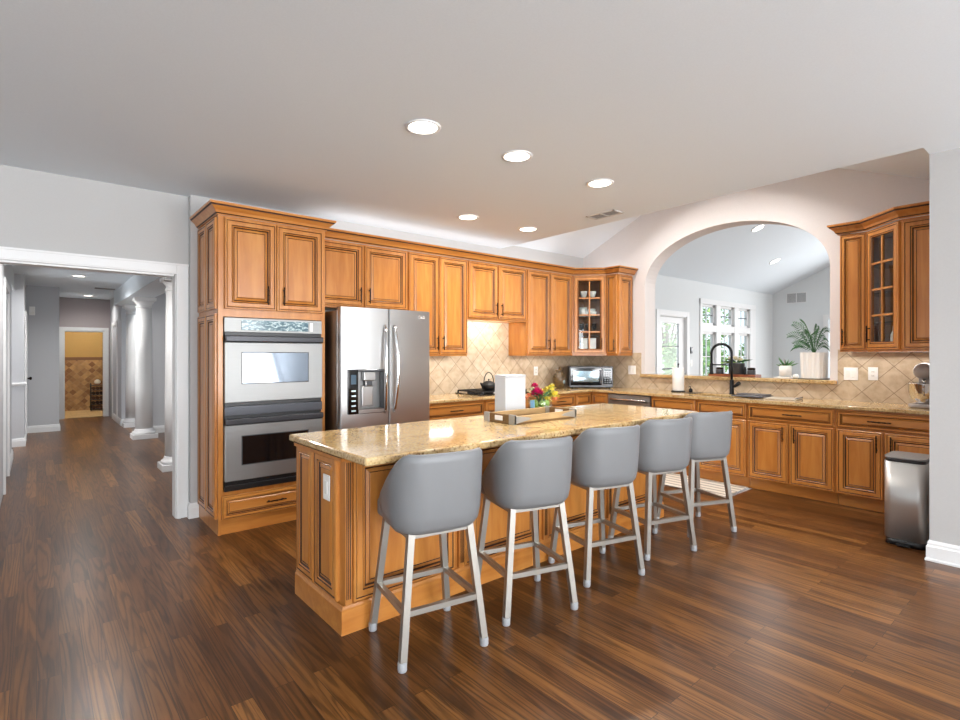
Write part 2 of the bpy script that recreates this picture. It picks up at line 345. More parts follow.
# ------------------------------------------------------------------ the setting
H = 2.71; XE = 4.47; YA = 4.926; XB = 6.15; YC = 0.745; XR = 4.56
struct(Box(-4, -5, -0.1, 13.2, 14.2, 0, FLOOR), 'floor')
m = MB(); xe0, xe1 = XE + .03, XE - .09
m.prism([(-4, -5), (XR + .05, -5), (XR + .05, YC - .002), (xe1, YC), (xe0, 4.95), (xe0, 5.0), (-4, 5.0)], H, H + .12, CEIL)
m.prism([(xe1, YC - .1), (xe0, 4.95), (xe0 - .02, 4.95), (xe1 - .02, YC - .1)], H + .01, 3.9, CEIL); struct(m, 'ceiling')
# kitchen vault between the flat ceiling and the arch wall: ridge runs towards the arch
m = MB(); yr, zr = 2.857, 3.72
m.prism_axis([(4.95, 2.77), (yr, zr), (yr, zr + 0.1), (4.95, 2.87)], 'x', XE - 0.02, XB + 0.05, CEIL)
m.prism_axis([(yr, zr), (YC - 0.3, 2.715), (YC - 0.3, 2.815), (yr, zr + 0.1)], 'x', XE - 0.02, XB + 0.05, CEIL)
struct(m, 'ceiling_vault')
# wall along the cabinets, a little in front of the hall wall
struct(Box(0.985, YA, 0, XB + 0.25, 5.15, 2.86, WALLP), 'wall_back')
m = MB(); m.box(-4, 5.0, 0, -0.42, 5.12, H, WALLP); m.box(-0.42, 5.0, 2.04, 0.892, 5.12, H, WALLP); m.box(0.892, 5.0, 0, 0.985, 5.12, H, WALLP)
struct(m, 'wall_hall_opening')
m = MB()
for a, b in (((-0.42, -0.51), (0, 2.125)), ((0.892, 0.982), (0, 2.125))):
    m.box(a[0], 4.978, b[0], a[1], 5.0, b[1], TRIM, 0.004); m.box(a[0] + (0.012 if a[0] > 0 else -0.012), 4.972, 0, a[0] + (0.03 if a[0] > 0 else -0.03), 4.98, 2.05, TRIM)
m.box(-0.42, 4.978, 2.04, 0.892, 5.0, 2.125, TRIM, 0.004); m.box(-0.40, 4.972, 2.052, 0.88, 4.98, 2.07, TRIM)
m.box(-0.51, 4.968, 2.115, 0.982, 4.99, 2.13, TRIM)
m.box(-0.42, 5.0, 0, -0.40, 5.13, 2.04, TRIM); m.box(0.887, 5.0, 0, 0.892, 5.13, 2.04, TRIM); m.box(-0.4, 5.0, 2.026, 0.878, 5.13, 2.04, TRIM)
struct(m, 'trim_1')
BASEP = [(0, 0), (0.016, 0), (0.016, 0.085), (0.011, 0.098), (0.011, 0.108), (0.004, 0.125), (0, 0.125)]
struct(MB().sweep([(0.985, 5.0), (0.985, YA), (1.046, YA)], BASEP, TRIM), 'baseboard_back')
struct(MB().sweep([(-3.99, 5.0), (-0.512, 5.0)], BASEP, TRIM), 'baseboard_left')

# arch wall
def arch_wall():
    m = MB(); y0, y1 = 1.782, 3.905; zs, za = 2.255, 2.90; zc = 1.07; ym = (y0 + y1) / 2; hw = (y1 - y0) / 2; x0, x1 = XB, XB + 0.25; top = 5.0
    n = 40; pts = [(ym - hw * math.cos(PI * i / n), zs + (za - zs) * math.sin(PI * i / n) ** 0.92) for i in range(n + 1)]
    for x in (x0, x1):
        M = WALL_LIT if x == x0 else WALLB
        m.poly([(x, YC - 5.5, 0), (x, y0, 0), (x, y0, top), (x, YC - 5.5, top)], M); m.poly([(x, y1, 0), (x, 5.0, 0), (x, 5.0, top), (x, y1, top)], M)
        m.poly([(x, y0, 0), (x, y1, 0), (x, y1, zc), (x, y0, zc)], M)
        for i in range(n):
            (a, b), (c, d) = pts[i], pts[i + 1]; m.poly([(x, a, b), (x, c, d), (x, c, top), (x, a, top)], M)
    loop = [(y0, zc)] + pts + [(y1, zc)]
    for i in range(len(loop)):
        (a, b), (c, d) = loop[i], loop[(i + 1) % len(loop)]; m.poly([(x0, a, b), (x0, c, d), (x1, c, d), (x1, a, b)], WALL_LIT, 1 < i < n)
    m.poly([(x0, YC - 5.5, top), (x1, YC - 5.5, top), (x1, 5, top), (x0, 5, top)], WALL_LIT)
    return m
struct(arch_wall(), 'wall_arch')
struct(Box(6.105, 1.72, 1.07, 6.44, 3.955, 1.11, GRANITE, bev=0.008), 'trim_2')     # granite ledge of the pass-through
# right foreground wall block
struct(Box(XR, -5, 0, XB, YC, H + 0.14, WALLP), 'wall_right')
m = MB(); BP2 = [(0, 0), (0.022, 0), (0.022, 0.012), (0.016, 0.02), (0.016, 0.095), (0.010, 0.105), (0.010, 0.118), (0.003, 0.135), (0, 0.135)]
m.sweep([(XR + 0.45, YC), (XR, YC), (XR, -4.99)], BP2, TRIM); struct(m, 'baseboard_right')
# family room behind the camera: walls with windows
def wall_holes_x(y0, y1, xs, ztop, holes, M):
    """wall across X from xs[0] to xs[1] between depth y0 and y1 with (x0,x1,z0,z1) holes"""
    m = MB(); cur = xs[0]
    for a, b, c, d in sorted(holes):
        m.box(cur, y0, 0, a, y1, ztop, M)
        if c > 0: m.box(a, y0, 0, b, y1, c, M)
        m.box(a, y0, d, b, y1, ztop, M); cur = b
    m.box(cur, y0, 0, xs[1], y1, ztop, M); return m
def wall_holes_y(x0, x1, ys, ztop, holes, M):
    m = MB(); cur = ys[0]
    for a, b, c, d in sorted(holes):
        m.box(x0, cur, 0, x1, a, ztop, M)
        if c > 0: m.box(x0, a, 0, x1, b, c, M)
        m.box(x0, a, d, x1, b, ztop, M); cur = b
    m.box(x0, cur, 0, x1, ys[1], ztop, M); return m
fw = [(x - 0.63, x + 0.63, 0.45, 2.45) for x in (-2.6, -0.3, 2.0, 3.7)]
struct(wall_holes_x(-5.12, -5.0, (-4.12, 6.4), H + .1, fw, WALLP), 'wall_front')
struct(wall_holes_y(-4.12, -4.0, (-5.12, 5.12), H + .1, [(-3.35, -1.85, 0.45, 2.45), (0.85, 2.35, 0.45, 2.45)], WALLP), 'wall_left')
wi = [3]
def window_x(a, b, c, d, y, cols, rows, dep=0.12, M=TRIM):
    wi[0] += 1; m = MB(); t = 0.05
    for q in ((a, c, a + t, d), (b - t, c, b, d), (a, c, b, c + t), (a, d - t, b, d)): m.box(q[0], y, q[1], q[2], y + dep, q[3], M)
    for i in range(1, cols): x = a + (b - a) * i / cols; m.box(x - .012, y + .04, c, x + .012, y + .07, d, M)
    for i in range(1, rows): z = c + (d - c) * i / rows; m.box(a, y + .04, z - .012, b, y + .07, z + .012, M)
    m.box(a + t, y + .05, c + t, b - t, y + .056, d - t, WINGLASS)
    return struct(m, 'window_%d' % wi[0])
for a, b, c, d in fw: window_x(a, b, c, d, -5.12, 2, 3)
for a, b in ((-3.35, -1.85), (0.85, 2.35)):
    o = window_x(-(b - a) / 2, (b - a) / 2, 0.45, 2.45, -0.06, 2, 3); o.location = (-4.06, (a + b) / 2, 0); o.rotation_euler = (0, 0, PI / 2)

# hall behind the wide opening
HZ = 2.56
m = MB(); m.box(-4, 5.12, HZ, 1.5, 16.4, HZ + .1, CEIL); struct(m, 'ceiling_hall')
m = MB(); m.box(1.12, 5.12, 2.29, 1.47, 12.1, HZ, CEIL); struct(m, 'ceiling_beam')
struct(Box(1.5, 5.12, 2.62, 5.2, 10.7, 2.72, CEIL), 'ceiling_dining')
m = wall_holes_y(-0.37, -0.25, (5.12, 9.25), HZ, [(7.0, 7.92, 0, 2.05)], WALLH); m.box(-.37, 9.25, 2.3, -.25, 10.35, HZ, WALLH); m.box(-.42, 10.35, 0, -.14, 12.0, HZ, WALLH); struct(m, 'wall_hall_left')
struct(Box(-0.42, 12.0, 0, 0.31, 14.3, HZ, WALLH), 'wall_hall_niche')
m = wall_holes_x(14.1, 14.22, (0.31, 1.24), HZ, [(0.44, 1.13, 0, 1.86)], WALLT); struct(m, 'wall_hall_end')
struct(Box(1.24, 12.1, 0, 1.5, 14.22, HZ, WALLH), 'wall_hall_right')
struct(Box(1.5, 10.6, 0, 5.2, 10.72, 2.65, WALLH), 'wall_dining')
struct(Box(5.1, 5.12, 0, 5.2, 10.6, 2.65, WALLH), 'wall_dining_side')
m = MB(); m.box(-2.2, 9.1, 0, -2.1, 10.5, HZ, WALLH); m.box(-2.1, 10.4, 0, -0.42, 10.5, HZ, WALLH); m.box(-2.1, 9.13, 0, -0.37, 9.25, HZ, WALLH); struct(m, 'wall_foyer')
m = MB()
m.sweep([(-0.25, 8.0), (-0.25, 9.25), (-0.37, 9.25)], BASEP, TRIM); m.sweep([(-0.42, 10.35), (-0.14, 10.35), (-0.14, 10.92)], BASEP, TRIM)
m.sweep([(-0.14, 11.9), (-0.14, 12.0), (0.31, 12.0), (0.31, 14.1), (0.36, 14.1)], BASEP, TRIM)
struct(m, 'baseboard_hall')
struct(MB().sweep([(1.24, 13.6), (1.24, 12.1), (1.5, 12.1)], [(o, z) for o, z in BASEP], TRIM), 'baseboard_hall_right')
struct(MB().sweep([(1.5, 10.6), (5.1, 10.6)], BASEP, TRIM), 'baseboard_dining')
struct(MB().sweep([(1.5, 10.6), (5.1, 10.6)], [(0, 2.5), (0.02, 2.5), (0.09, 2.6), (0.09, 2.62), (0, 2.62)], TRIM), 'trim_3')
def casing_x(a, b, top, y, w=0.08, t=0.02):
    m = MB(); m.box(a - w, y - t, 0, a, y, top + w, TRIM, .003); m.box(b, y - t, 0, b + w, y, top + w, TRIM, .003); m.box(a, y - t, top, b, y, top + w, TRIM, .003)
    m.box(a, y, 0, a + .015, y + .12, top, TRIM); m.box(b - .015, y, 0, b, y + .12, top, TRIM); m.box(a, y, top - .015, b, y + .12, top, TRIM); return m
def casing_y(a, b, top, x, sgn, w=0.08, t=0.02):
    m = MB(); x1 = x + sgn * t
    m.box(x, a - w, 0, x1, a, top + w, TRIM, .003); m.box(x, b, 0, x1, b + w, top + w, TRIM, .003); m.box(x, a, top, x1, b, top + w, TRIM, .003); return m
struct(casing_x(0.44, 1.13, 1.86, 14.1), 'trim_4')
struct(casing_y(7.0, 7.92, 2.05, -0.25, 1), 'trim_5')
struct(casing_y(11.0, 11.82, 1.98, -0.14, 1), 'trim_6')
struct(MB().sweep([(-.42, 10.35), (-.14, 10.35), (-.14, 10.60)], [(0, .90), (.02, .905), (.03, .93), (.02, .95), (0, .95)], TRIM), 'trim_10')
struct(casing_y(12.75, 13.5, 1.95, 1.24, -1), 'trim_7')
def panel_door(mb, w, h, t, M=TRIM):
    mb.box(0, 0, 0, w, t, h, M)
    for z0, z1 in ((0.12, 0.85), (0.95, h - 0.12)):
        for x0, x1 in ((0.1, w / 2 - 0.04), (w / 2 + 0.04, w - 0.1)):
            for f, yy in ((0, -0.008), ): mb.box(x0, yy, z0, x1, 0, z1, M, .006)
    return mb
d = struct(panel_door(MB(), 0.80, 1.96, 0.035), 'door_2'); d.location = (-0.125, 11.01, 0.008); d.rotation_euler = (0, 0, PI / 2)
kn = MB().lathe([(.012, 0), (.012, .03), (.026, .04), (.028, .055), (.018, .066), (1e-5, .068)], (0.72, -0.001, 0.95), BRONZE, 14, axis='y'); kn.xform(Matrix.Translation((0, 0, 0)) @ Matrix.Scale(-1, 4, (0, 1, 0))); kn.build('door_knob', d)
d = struct(panel_door(MB(), 0.90, 2.03, 0.035), 'door_3'); d.location = (-0.30, 7.01, 0.008); d.rotation_euler = (0, 0, PI / 2)
# bathroom seen through the hall-end doorway
m = MB(); m.box(-0.2, 16.0, 1.28, 2.4, 16.1, HZ, WALLY); m.box(-0.3, 14.22, 0, -0.2, 16.1, HZ, WALLY); m.box(2.4, 14.22, 0, 2.5, 16.1, HZ, WALLY); m.box(1.24, 14.22, 0, 2.4, 14.3, HZ, WALLY); struct(m, 'wall_bathroom')
m = MB(); m.box(-0.2, 15.985, 0, 2.4, 16.1, 1.22, TILE2); struct(m, 'wall_bathroom_tile', uv=True)
struct(Box(-0.2, 15.975, 1.22, 2.4, 16.05, 1.29, plain('border_tile', (128, 88, 52), .4)), 'trim_8')
struct(Box(-0.3, 14.2, -0.1, 2.5, 16.1, 0.002, TILE3), 'floor_bathroom', uv=True)
struct(Box(1.5, 14.3, HZ, 2.5, 16.4, HZ + .1, CEIL), 'ceiling_bathroom')
d = struct(panel_door(MB(), 0.68, 1.84, 0.035), 'door_4'); d.location = (1.165, 14.225, 0.008); d.rotation_euler = (0, 0, math.radians(84))

# great room behind the arch
GX0, GX1, GY = XB + 0.25, 13.04, 4.93
gh = [(8.19, 9.12, 0, 2.05), (9.70, 11.98, 0.35, 2.33)]
struct(wall_holes_x(GY, GY + 0.15, (GX0, GX1 + .15), 2.9, gh, WALLB), 'wall_great_room_back')
struct(wall_holes_y(GX1, GX1 + .15, (-4.1, GY), 4.9, [(0.6, 3.80, 0.5, 2.12)], WALLB), 'wall_great_room_right')
struct(Box(GX0, -4.15, 0, GX1, -4.0, 4.9, WALLB), 'wall_great_room_front')
m = MB(); m.prism_axis([(GY + .1, 2.74 - .045), (0.6, 2.74 + .45 * (GY - 0.6)), (0.6, 4.85), (GY + .1, 2.9)], 'x', GX0 - .02, GX1 + .05, CEIL)
m.prism_axis([(0.6, 2.74 + .45 * (GY - 0.6)), (-4.1, 2.6), (-4.1, 2.75), (0.6, 4.85)], 'x', GX0 - .02, GX1 + .05, CEIL); struct(m, 'ceiling_great_room')
struct(casing_x(8.19, 9.12, 2.05, GY, 0.09), 'trim_9')
# glass door of the great room
d = MB(); w_, h_ = 0.90, 2.02
lx0, lx1, lz0, lz1 = 0.14, 0.71, 0.30, 1.91
for q in ((0, 0, lx0, h_), (lx1, 0, w_, h_), (lx0, 0, lx1, lz0), (lx0, lz1, lx1, h_)): d.box(q[0], 0, q[1], q[2], 0.045, q[3], TRIM)
for zz in (0.70, 1.10, 1.50): d.box(lx0, .012, zz - .010, lx1, .03, zz + .010, DKGREY)
d = struct(d, 'door_1'); d.location = (8.205, GY + .03, 0.01)
MB().box(lx0, .018, lz0, lx1, .024, lz1, WINGLASS).build('glass', d)
for zz in (0.25, 1.05, 1.80): MB().box(-0.006, -.012, zz - .05, 0.012, 0, zz + .05, DKGREY).build('hinge', d)
MB().lathe([(.02, 0), (.02, -.03), (.028, -.05), (1e-5, -.06)], (0.84, 0, 0.98), DKGREY, 12, axis='y').build('door_knob', d)
# three-part window with transoms
m = MB(); a, b = 9.70, 11.98; wy = GY
m.box(a - .09, wy - .02, .30, a, wy, 2.42, TRIM, .003); m.box(b, wy - .02, .30, b + .09, wy, 2.42, TRIM, .003); m.box(a - .09, wy - .025, 2.33, b + .09, wy, 2.43, TRIM, .003); m.box(a - .12, wy - .05, .30, b + .12, wy, .36, TRIM, .003)
m.box(a, wy - .015, 1.80, b, wy + .11, 1.93, TRIM)
for x0, x1 in ((9.70, 10.26), (10.44, 11.05), (11.23, 11.80)):
    for z0, z1, rows in ((0.36, 1.80, 3), (1.93, 2.33, 2)):
        t = 0.045
        for q in ((x0, z0, x0 + t, z1), (x1 - t, z0, x1, z1), (x0, z0, x1, z0 + t), (x0, z1 - t, x1, z1)): m.box(q[0], wy + .03, q[1], q[2], wy + .08, q[3], TRIM)
        m.box((x0 + x1) / 2 - .008, wy + .045, z0, (x0 + x1) / 2 + .008, wy + .065, z1, TRIM)
        for i in range(1, rows): z = z0 + (z1 - z0) * i / rows; m.box(x0, wy + .045, z - .008, x1, wy + .065, z + .008, TRIM if rows == 3 else DKGREY)
        m.box(x0 + t, wy + .052, z0 + t, x1 - t, wy + .058, z1 - t, WINGLASS)
for x0, x1 in ((10.26, 10.44), (11.05, 11.23), (11.80, 11.98)): m.box(x0, wy - .019, .36, x1, wy + .112, 2.329, TRIM)
struct(m, 'window_1')
m = MB(); m.box(GX1 - .025, .5, 2.12, GX1, 3.90, 2.22, TRIM); m.box(GX1 - .025, 3.80, .5, GX1, 3.90, 2.12, TRIM); m.box(GX1 - .025, .5, .5, GX1, .6, 2.12, TRIM); m.box(GX1 - .05, .5, .42, GX1, 3.92, .5, TRIM)
for yq in (1.4, 2.2, 3.0): m.box(GX1 + .03, yq - .04, .5, GX1 + .09, yq + .04, 2.12, TRIM)
m.box(GX1 + .05, .6, .5, GX1 + .056, 3.8, 2.12, WINGLASS); struct(m, 'window_2')
struct(MB().sweep([(GX0 + .001, GY), (8.10, GY)], BASEP, TRIM), 'baseboard_great_room')

# garden outside the great room
struct(Box(6, 5.1, -0.35, 34, 30, -0.15, plain('lawn', (150, 170, 100), .9)), 'ground_lawn')
struct(Box(7.4, 5.1, -0.15, 14, 7.2, -0.05, plain('patio_stone', (206, 202, 194), .8)), 'ground_patio')
def shrub(name, label, cat, x, y, h, r, seed, group=None, trunk=0.25):
    rnd = random.Random(seed); t = thing(name, label, cat, (x, y, -0.15), 0, group); m = MB()
    n = int(900 * min(2.0, r * h))
    for i in range(n):
        a = rnd.random() * 2 * PI; u = rnd.random() ** 0.4; zz = rnd.random()
        rr = r * u * (0.55 + 0.75 * math.sin(PI * min(1, zz * 0.85 + .12)))
        c = Vector((rr * math.cos(a), rr * math.sin(a), h * (trunk + (1 - trunk) * zz)))
        d1 = Vector((rnd.uniform(-1, 1), rnd.uniform(-1, 1), rnd.uniform(-.6, .6))).normalized(); d2 = d1.cross(Vector((rnd.uniform(-1, 1), rnd.uniform(-1, 1), 1))).normalized()
        L = rnd.uniform(.06, .13); Wd = L * .45
        m.poly([c - d1 * L, c + d2 * Wd, c + d1 * L, c - d2 * Wd], LEAFO if rnd.random() < .75 else LEAFL)
    m.build('foliage', t, recalc=False)
    m = MB(); m.tube([(0, 0, 0), (.02, .01, h * .4), (0, .03, h * .8)], [r * .09, r * .07, r * .03], BARK, 8)
    for k in range(4):
        a = k * 1.6; m.tube([(.01, 0, h * .3), (.4 * r * math.cos(a), .4 * r * math.sin(a), h * .65)], [r * .05, r * .02], BARK, 6)
    m.build('stem', t)
SH = [('low rounded green shrub outside the glass door', 10.2, 7.2, 1.5, .7), ('taller leafy shrub behind the low shrub outside the door', 11.6, 9.4, 2.0, .6), ('leafy shrub outside the left pane of the three-part window', 14.6, 7.8, 1.9, .9),
      ('pale green shrub outside the middle pane of the window', 17.0, 8.8, 1.7, .8), ('green shrub outside the right pane of the window', 20.3, 8.0, 2.0, .9)]
for i, (lb, x, y, h, r) in enumerate(SH): shrub('garden_shrub', lb, 'shrub', x, y, h, r, 20 + i, 'shrubs outside the great room')
TR = [('slender garden tree seen through the glass door', 15.4, 12.0, 4.6, 1.1), ('garden tree with open crown behind the left part of the window', 18.2, 10.6, 4.2, 1.3), ('garden tree behind the middle and right parts of the window', 23.5, 12.2, 4.6, 1.4)]
for i, (lb, x, y, h, r) in enumerate(TR): shrub('garden_tree', lb, 'tree', x, y, h, r, 40 + i, 'trees outside the great room', .3)

# backsplash
m = MB(); t = 0.008
m.box(2.86, YA - t, .914, 6.15, YA, 1.40, TILE); m.box(3.69, YA - t, 1.40, 4.63, YA, 1.82, TILE)
m.box(XB - t, 3.955, .914, XB, YA - t, 1.39, TILE); m.box(XB - t, 1.712, .914, XB, 3.955, 1.07, TILE); m.box(XB - t, YC, .914, XB, 1.712, 1.42, TILE); m.box(5.52, YC, .914, XB - t, YC + t, 1.42, TILE)
struct(m, 'wall_backsplash', uv=True)

# ------------------------------------------------------------------ kitchen cabinets
def pull(mb, x, z, L, vertical, y):
    """ornate bar pull standing off a front at plane y (facing -y)"""
    a, b = -L / 2, L / 2; P = (lambda s: (x, y - .028, z + s)) if vertical else (lambda s: (x + s, y - .028, z))
    Q = (lambda s: (x, y, z + s)) if vertical else (lambda s: (x + s, y, z))
    st = [a, a * .92, a * .62, a * .5, a * .15, 0, b * .15, b * .5, b * .62, b * .92, b]; rr = [.003, .006, .0045, .0065, .005, .0075, .005, .0065, .0045, .006, .003]
    mb.tube([P(s) for s in st], rr, BRONZE, 8)
    for s in (a * .68, b * .68): mb.tube([Q(s), P(s)], [.0055, .0045], BRONZE, 8)
    return mb
DT = 0.021
def add_door(t, x0, z0, w, h, hx=None, hz=None, name='door', m=None, yb=0.0, horiz=False, L=.15):
    d = MB().panel(x0, z0, w, h, yb - .001, DT, m).build(name, t)
    if hx is not None: pull(MB(), hx, hz, L, not horiz, yb - DT - .001).build('handle', d)
    return d
def carcass(t, x0, x1, z0, z1, dep, y0=0.0, toe=0.0):
    m = MB(); m.box(x0, y0, z0 + toe, x1, y0 + dep, z1, MAPLE); m.build('carcass', t)
    if toe: MB().box(x0 + .001, y0 + .07, 0.0, x1 - .001, y0 + dep - .01, z0 + toe - .001, MAPLE_H).build('toe_kick', t)
CROWN = [(0, 2.431), (.012, 2.431), (.012, 2.438), (.022, 2.444), (.030, 2.462), (.050, 2.482), (.060, 2.488), (.060, 2.494), (.068, 2.498), (.072, 2.508), (.072, 2.516), (0, 2.516)]
CM = [MAPLE_H, MAPLE_H, GLAZE, MAPLE_H, MAPLE_H, MAPLE_H, GLAZE, GLAZE, MAPLE_H, MAPLE_H, MAPLE_H, MAPLE_H]

# tall oven cabinet
OX, OY = 1.0486, 4.308; OW = .8446; OD = YA - OY - .003
t = thing('oven_cabinet', 'tall maple cabinet housing the steel double oven', 'cabinet', (OX, OY, 0))
m = MB()
m.box(0, 0, 0, .02, OD, 2.43, MAPLE); m.box(OW - .02, 0, 0, OW, OD, 2.43, MAPLE)
m.box(.02, OD - .02, .11, OW - .02, OD, 2.43, MAPLE)
for z0, z1 in ((.105, .325), (1.662, 2.43)): m.box(.02, 0.004, z0, OW - .02, OD - .02, z1, MAPLE)
m.box(.02, 0, .30, .034, .02, 1.7, MAPLE); m.box(OW - .034, 0, .30, OW - .02, .02, 1.7, MAPLE)
m.build('carcass', t)
MB().box(.021, .012, 0, OW - .021, .05, .104, MAPLE_H).build('toe_kick', t)
for k, (z0, z1) in enumerate(((.12, 1.685), (1.72, 2.415))):
    for y0, y1 in ((.03, .30), (.315, OD - .03)):
        p = MB().panel(0, 0, y1 - y0, z1 - z0, 0, .018)
        p.xform(Matrix.Translation((0, y1, z0)) @ Matrix.Rotation(-PI / 2, 4, 'Z')); p.build('side_panel', t)
add_door(t, .042, 1.722, .385, .69, .355, 1.84); add_door(t, .432, 1.722, .385, .69, .482, 1.84)
add_door(t, .022, .118, .80, .178, .42, .207, 'drawer', MAPLE_H, horiz=True, L=.16)
MB().sweep([(0, OD), (0, 0), (OW, 0), (OW, OD)], CROWN, MAPLE_H, CM).build('crown_molding', t)

# double oven
def display_mat():
    m, nt, p = new('oven_display_glass'); L = nt.links.new; tc = node(nt, 'ShaderNodeTexCoord'); mp = node(nt, 'ShaderNodeMapping'); mp.inputs['Scale'].default_value = (26, 1, 60); L(tc.outputs['Object'], mp.inputs['Vector'])
    n = node(nt, 'ShaderNodeTexNoise'); n.inputs['Scale'].default_value = 1; n.inputs['Detail'].default_value = 1; L(mp.outputs[0], n.inputs['Vector'])
    r = ramp(nt, [(.40, (70, 98, 110)), (.52, (104, 132, 140)), (.60, (196, 214, 216)), (.66, (110, 138, 146))]); L(n.outputs['Fac'], r.inputs[0]); L(r.outputs[0], p.inputs['Base Color']); p.inputs['Roughness'].default_value = .12; return m
t = thing('double_oven', 'stainless steel double wall oven with black vents', 'oven', (1.086, OY, 0)); w = .77
MB().box(.01, .002, .335, w - .01, .53, 1.65, DKGREY).build('body', t)
cp = MB().box(0, -.022, 1.545, w, 0, 1.656, STEELH, .003).build('control_panel', t)
MB().box(.122, -.025, 1.562, .652, -.021, 1.64, display_mat(), .002).build('display', cp)
MB().box(.665, -.0245, 1.565, .69, -.021, 1.635, WHITE).build('sticker', cp)
lx = plain('display_print', (205, 222, 226), .4)
def oven_door(z0, z1, wz0, wz1, dark):
    d = MB(); d.box(0, -.035, z0, w, 0, z1, STEELH, .004); d = d.build('door', t)
    MB().box(.119, -.0362, wz0 - .006, .651, -.0346, wz1 + .006, DKGREY, .001).build('window_frame', d)
    MB().box(.125, -.037, wz0, .645, -.0345, wz1, BLACKG if dark else plain('mirrored_oven_glass', (112, 120, 130), .06, .9), .0012).build('oven_window', d)
    hm = MB(); hm.box(0, -.062, z1 + .003, w, -.034, z1 + .052, plain('oven_handle_grey', (58, 58, 62), .32, .5), .008); hm.box(.02, -.04, z1 + .008, w - .02, -.002, z1 + .046, BLACK); hm.build('handle', d)
oven_door(1.005, 1.466, 1.15, 1.385, False); oven_door(.405, .832, .525, .742, True)
MB().box(.004, -.018, 1.520, w - .004, 0, 1.543, BLACK).build('vent', t)
MB().box(.0, -.030, .905, w, 0, .975, plain('oven_band', (70, 72, 78), .3, .4), .003).build('trim_band', t)
MB().box(.004, -.016, .886, w - .004, 0, .904, BLACK).build('vent', t); MB().box(.004, -.016, .977, w - .004, 0, 1.003, BLACK).build('vent', t)
MB().box(0, -.028, .330, w, 0, .372, BLACK, .004).build('vent', t); MB().box(.01, -.02, .374, w - .01, 0, .403, BLACK).build('vent', t)

# refrigerator
FX0, FX1, FY = 1.930, 2.836, 4.09; w = FX1 - FX0
t = thing('refrigerator', 'stainless French door refrigerator with water dispenser', 'refrigerator', (FX0, FY, 0))
MB().box(0, .062, .02, w, .80, 1.745, STEELD, .004).build('body', t)
MB().box(.02, .09, 0, w - .02, .7, .02, BLACK).build('base', t)
MB().box(.01, .03, 1.746, .10, .10, 1.775, DKGREY, .004).build('hinge', t); MB().box(w - .10, .03, 1.746, w - .01, .10, 1.775, DKGREY, .004).build('hinge', t)
def curved_door(x0, x1, z0, z1, hole=None):
    """door whose front bows gently outwards over the whole fridge width"""
    m = MB(); n = 10; xs = [x0 + (x1 - x0) * i / n for i in range(n + 1)]
    fy = lambda x: -.022 * (1 - ((x - w / 2) / (w / 2)) ** 2)
    rim = .006
    pts = [(x0, .056)] + [(x0, fy(x0) + rim)] + [(x, fy(x)) for x in xs[0:1]] + [(x, fy(x)) for x in xs[1:]] + [(x1, fy(x1) + rim), (x1, .056)]
    pts[2] = (x0 + rim, fy(x0 + rim)); pts[-3] = (x1 - rim, fy(x1 - rim))
    zs = [z0, z1] if not hole else [z0, hole[2], hole[3], z1]
    if not hole: m.prism(pts, z0, z1, STEEL)
    else:
        m.prism(pts, z0, hole[2], STEEL); m.prism(pts, hole[3], z1, STEEL)
        L = [(x0, .056), (x0, fy(x0) + rim), (x0 + rim, fy(x0 + rim)), (hole[0], fy(hole[0])), (hole[0], .056)]; m.prism(L, hole[2], hole[3], STEEL)
        R = [(hole[1], .056), (hole[1], fy(hole[1])), (x1 - rim, fy(x1 - rim)), (x1, fy(x1) + rim), (x1, .056)]; m.prism(R, hole[2], hole[3], STEEL)
    return m
def fr_handle(x, z0, z1, sx):
    m = MB(); n = 18; P = []; R = []
    for i in range(n + 1):
        u = i / n; P.append((x + sx * .016 * math.sin(PI * u), -.025 - .052 * math.sin(PI * u) ** .55, z0 + (z1 - z0) * u)); R.append(.0125)
    m.tube(P, R, CHROME, 10); return m
hole = (.062, .404, .865, 1.245)
dl = curved_door(.004, w / 2 - .004, .74, 1.772, hole).build('door', t); dr = curved_door(w / 2 + .004, w - .004, .74, 1.772).build('door', t)
fr_handle(w / 2 - .045, .86, 1.63, -1).build('handle', dl); fr_handle(w / 2 + .045, .86, 1.63, 1).build('handle', dr)
z = curved_door(.004, w - .004, .06, .732).build('freezer_drawer', t); m = MB(); m.tube([(.12, -.03, .67), (.14, -.07, .67), (w - .14, -.07, .67), (w - .12, -.03, .67)], .013, CHROME, 10); m.build('handle', z)
dp = MB(); dp.box(.064, -.026, .867, .152, .02, 1.243, BLACKG, .003); dp.box(.152, -.026, 1.222, .402, .03, 1.243, DKGREY, .002); dp.box(.152, -.026, .867, .402, .03, .905, STEEL, .003); dp.box(.394, -.024, .905, .402, .04, 1.222, DKGREY); dp.box(.152, .044, .905, .394, .052, 1.222, plain('dispenser_back', (150, 150, 150), .3, .7)); dp = dp.build('dispenser', dl)
for i in range(5): MB().box(.09, -.0275, .89 + i * .042, .128, -.0255, .902 + i * .042, lx).build('button', dl)
MB().box(.085, -.0275, 1.12, .132, -.0255, 1.20, plain('dispenser_screen', (70, 90, 105), .1)).build('screen', dl)
sp = MB(); sp.box(.215, -.01, 1.145, .325, .044, 1.225, STEEL, .008); sp.box(.235, .0, 1.10, .305, .04, 1.148, DKGREY, .006); sp.box(.21, .018, .93, .315, .043, 1.10, STEEL, .006); sp.build('dispenser_spout', dl)
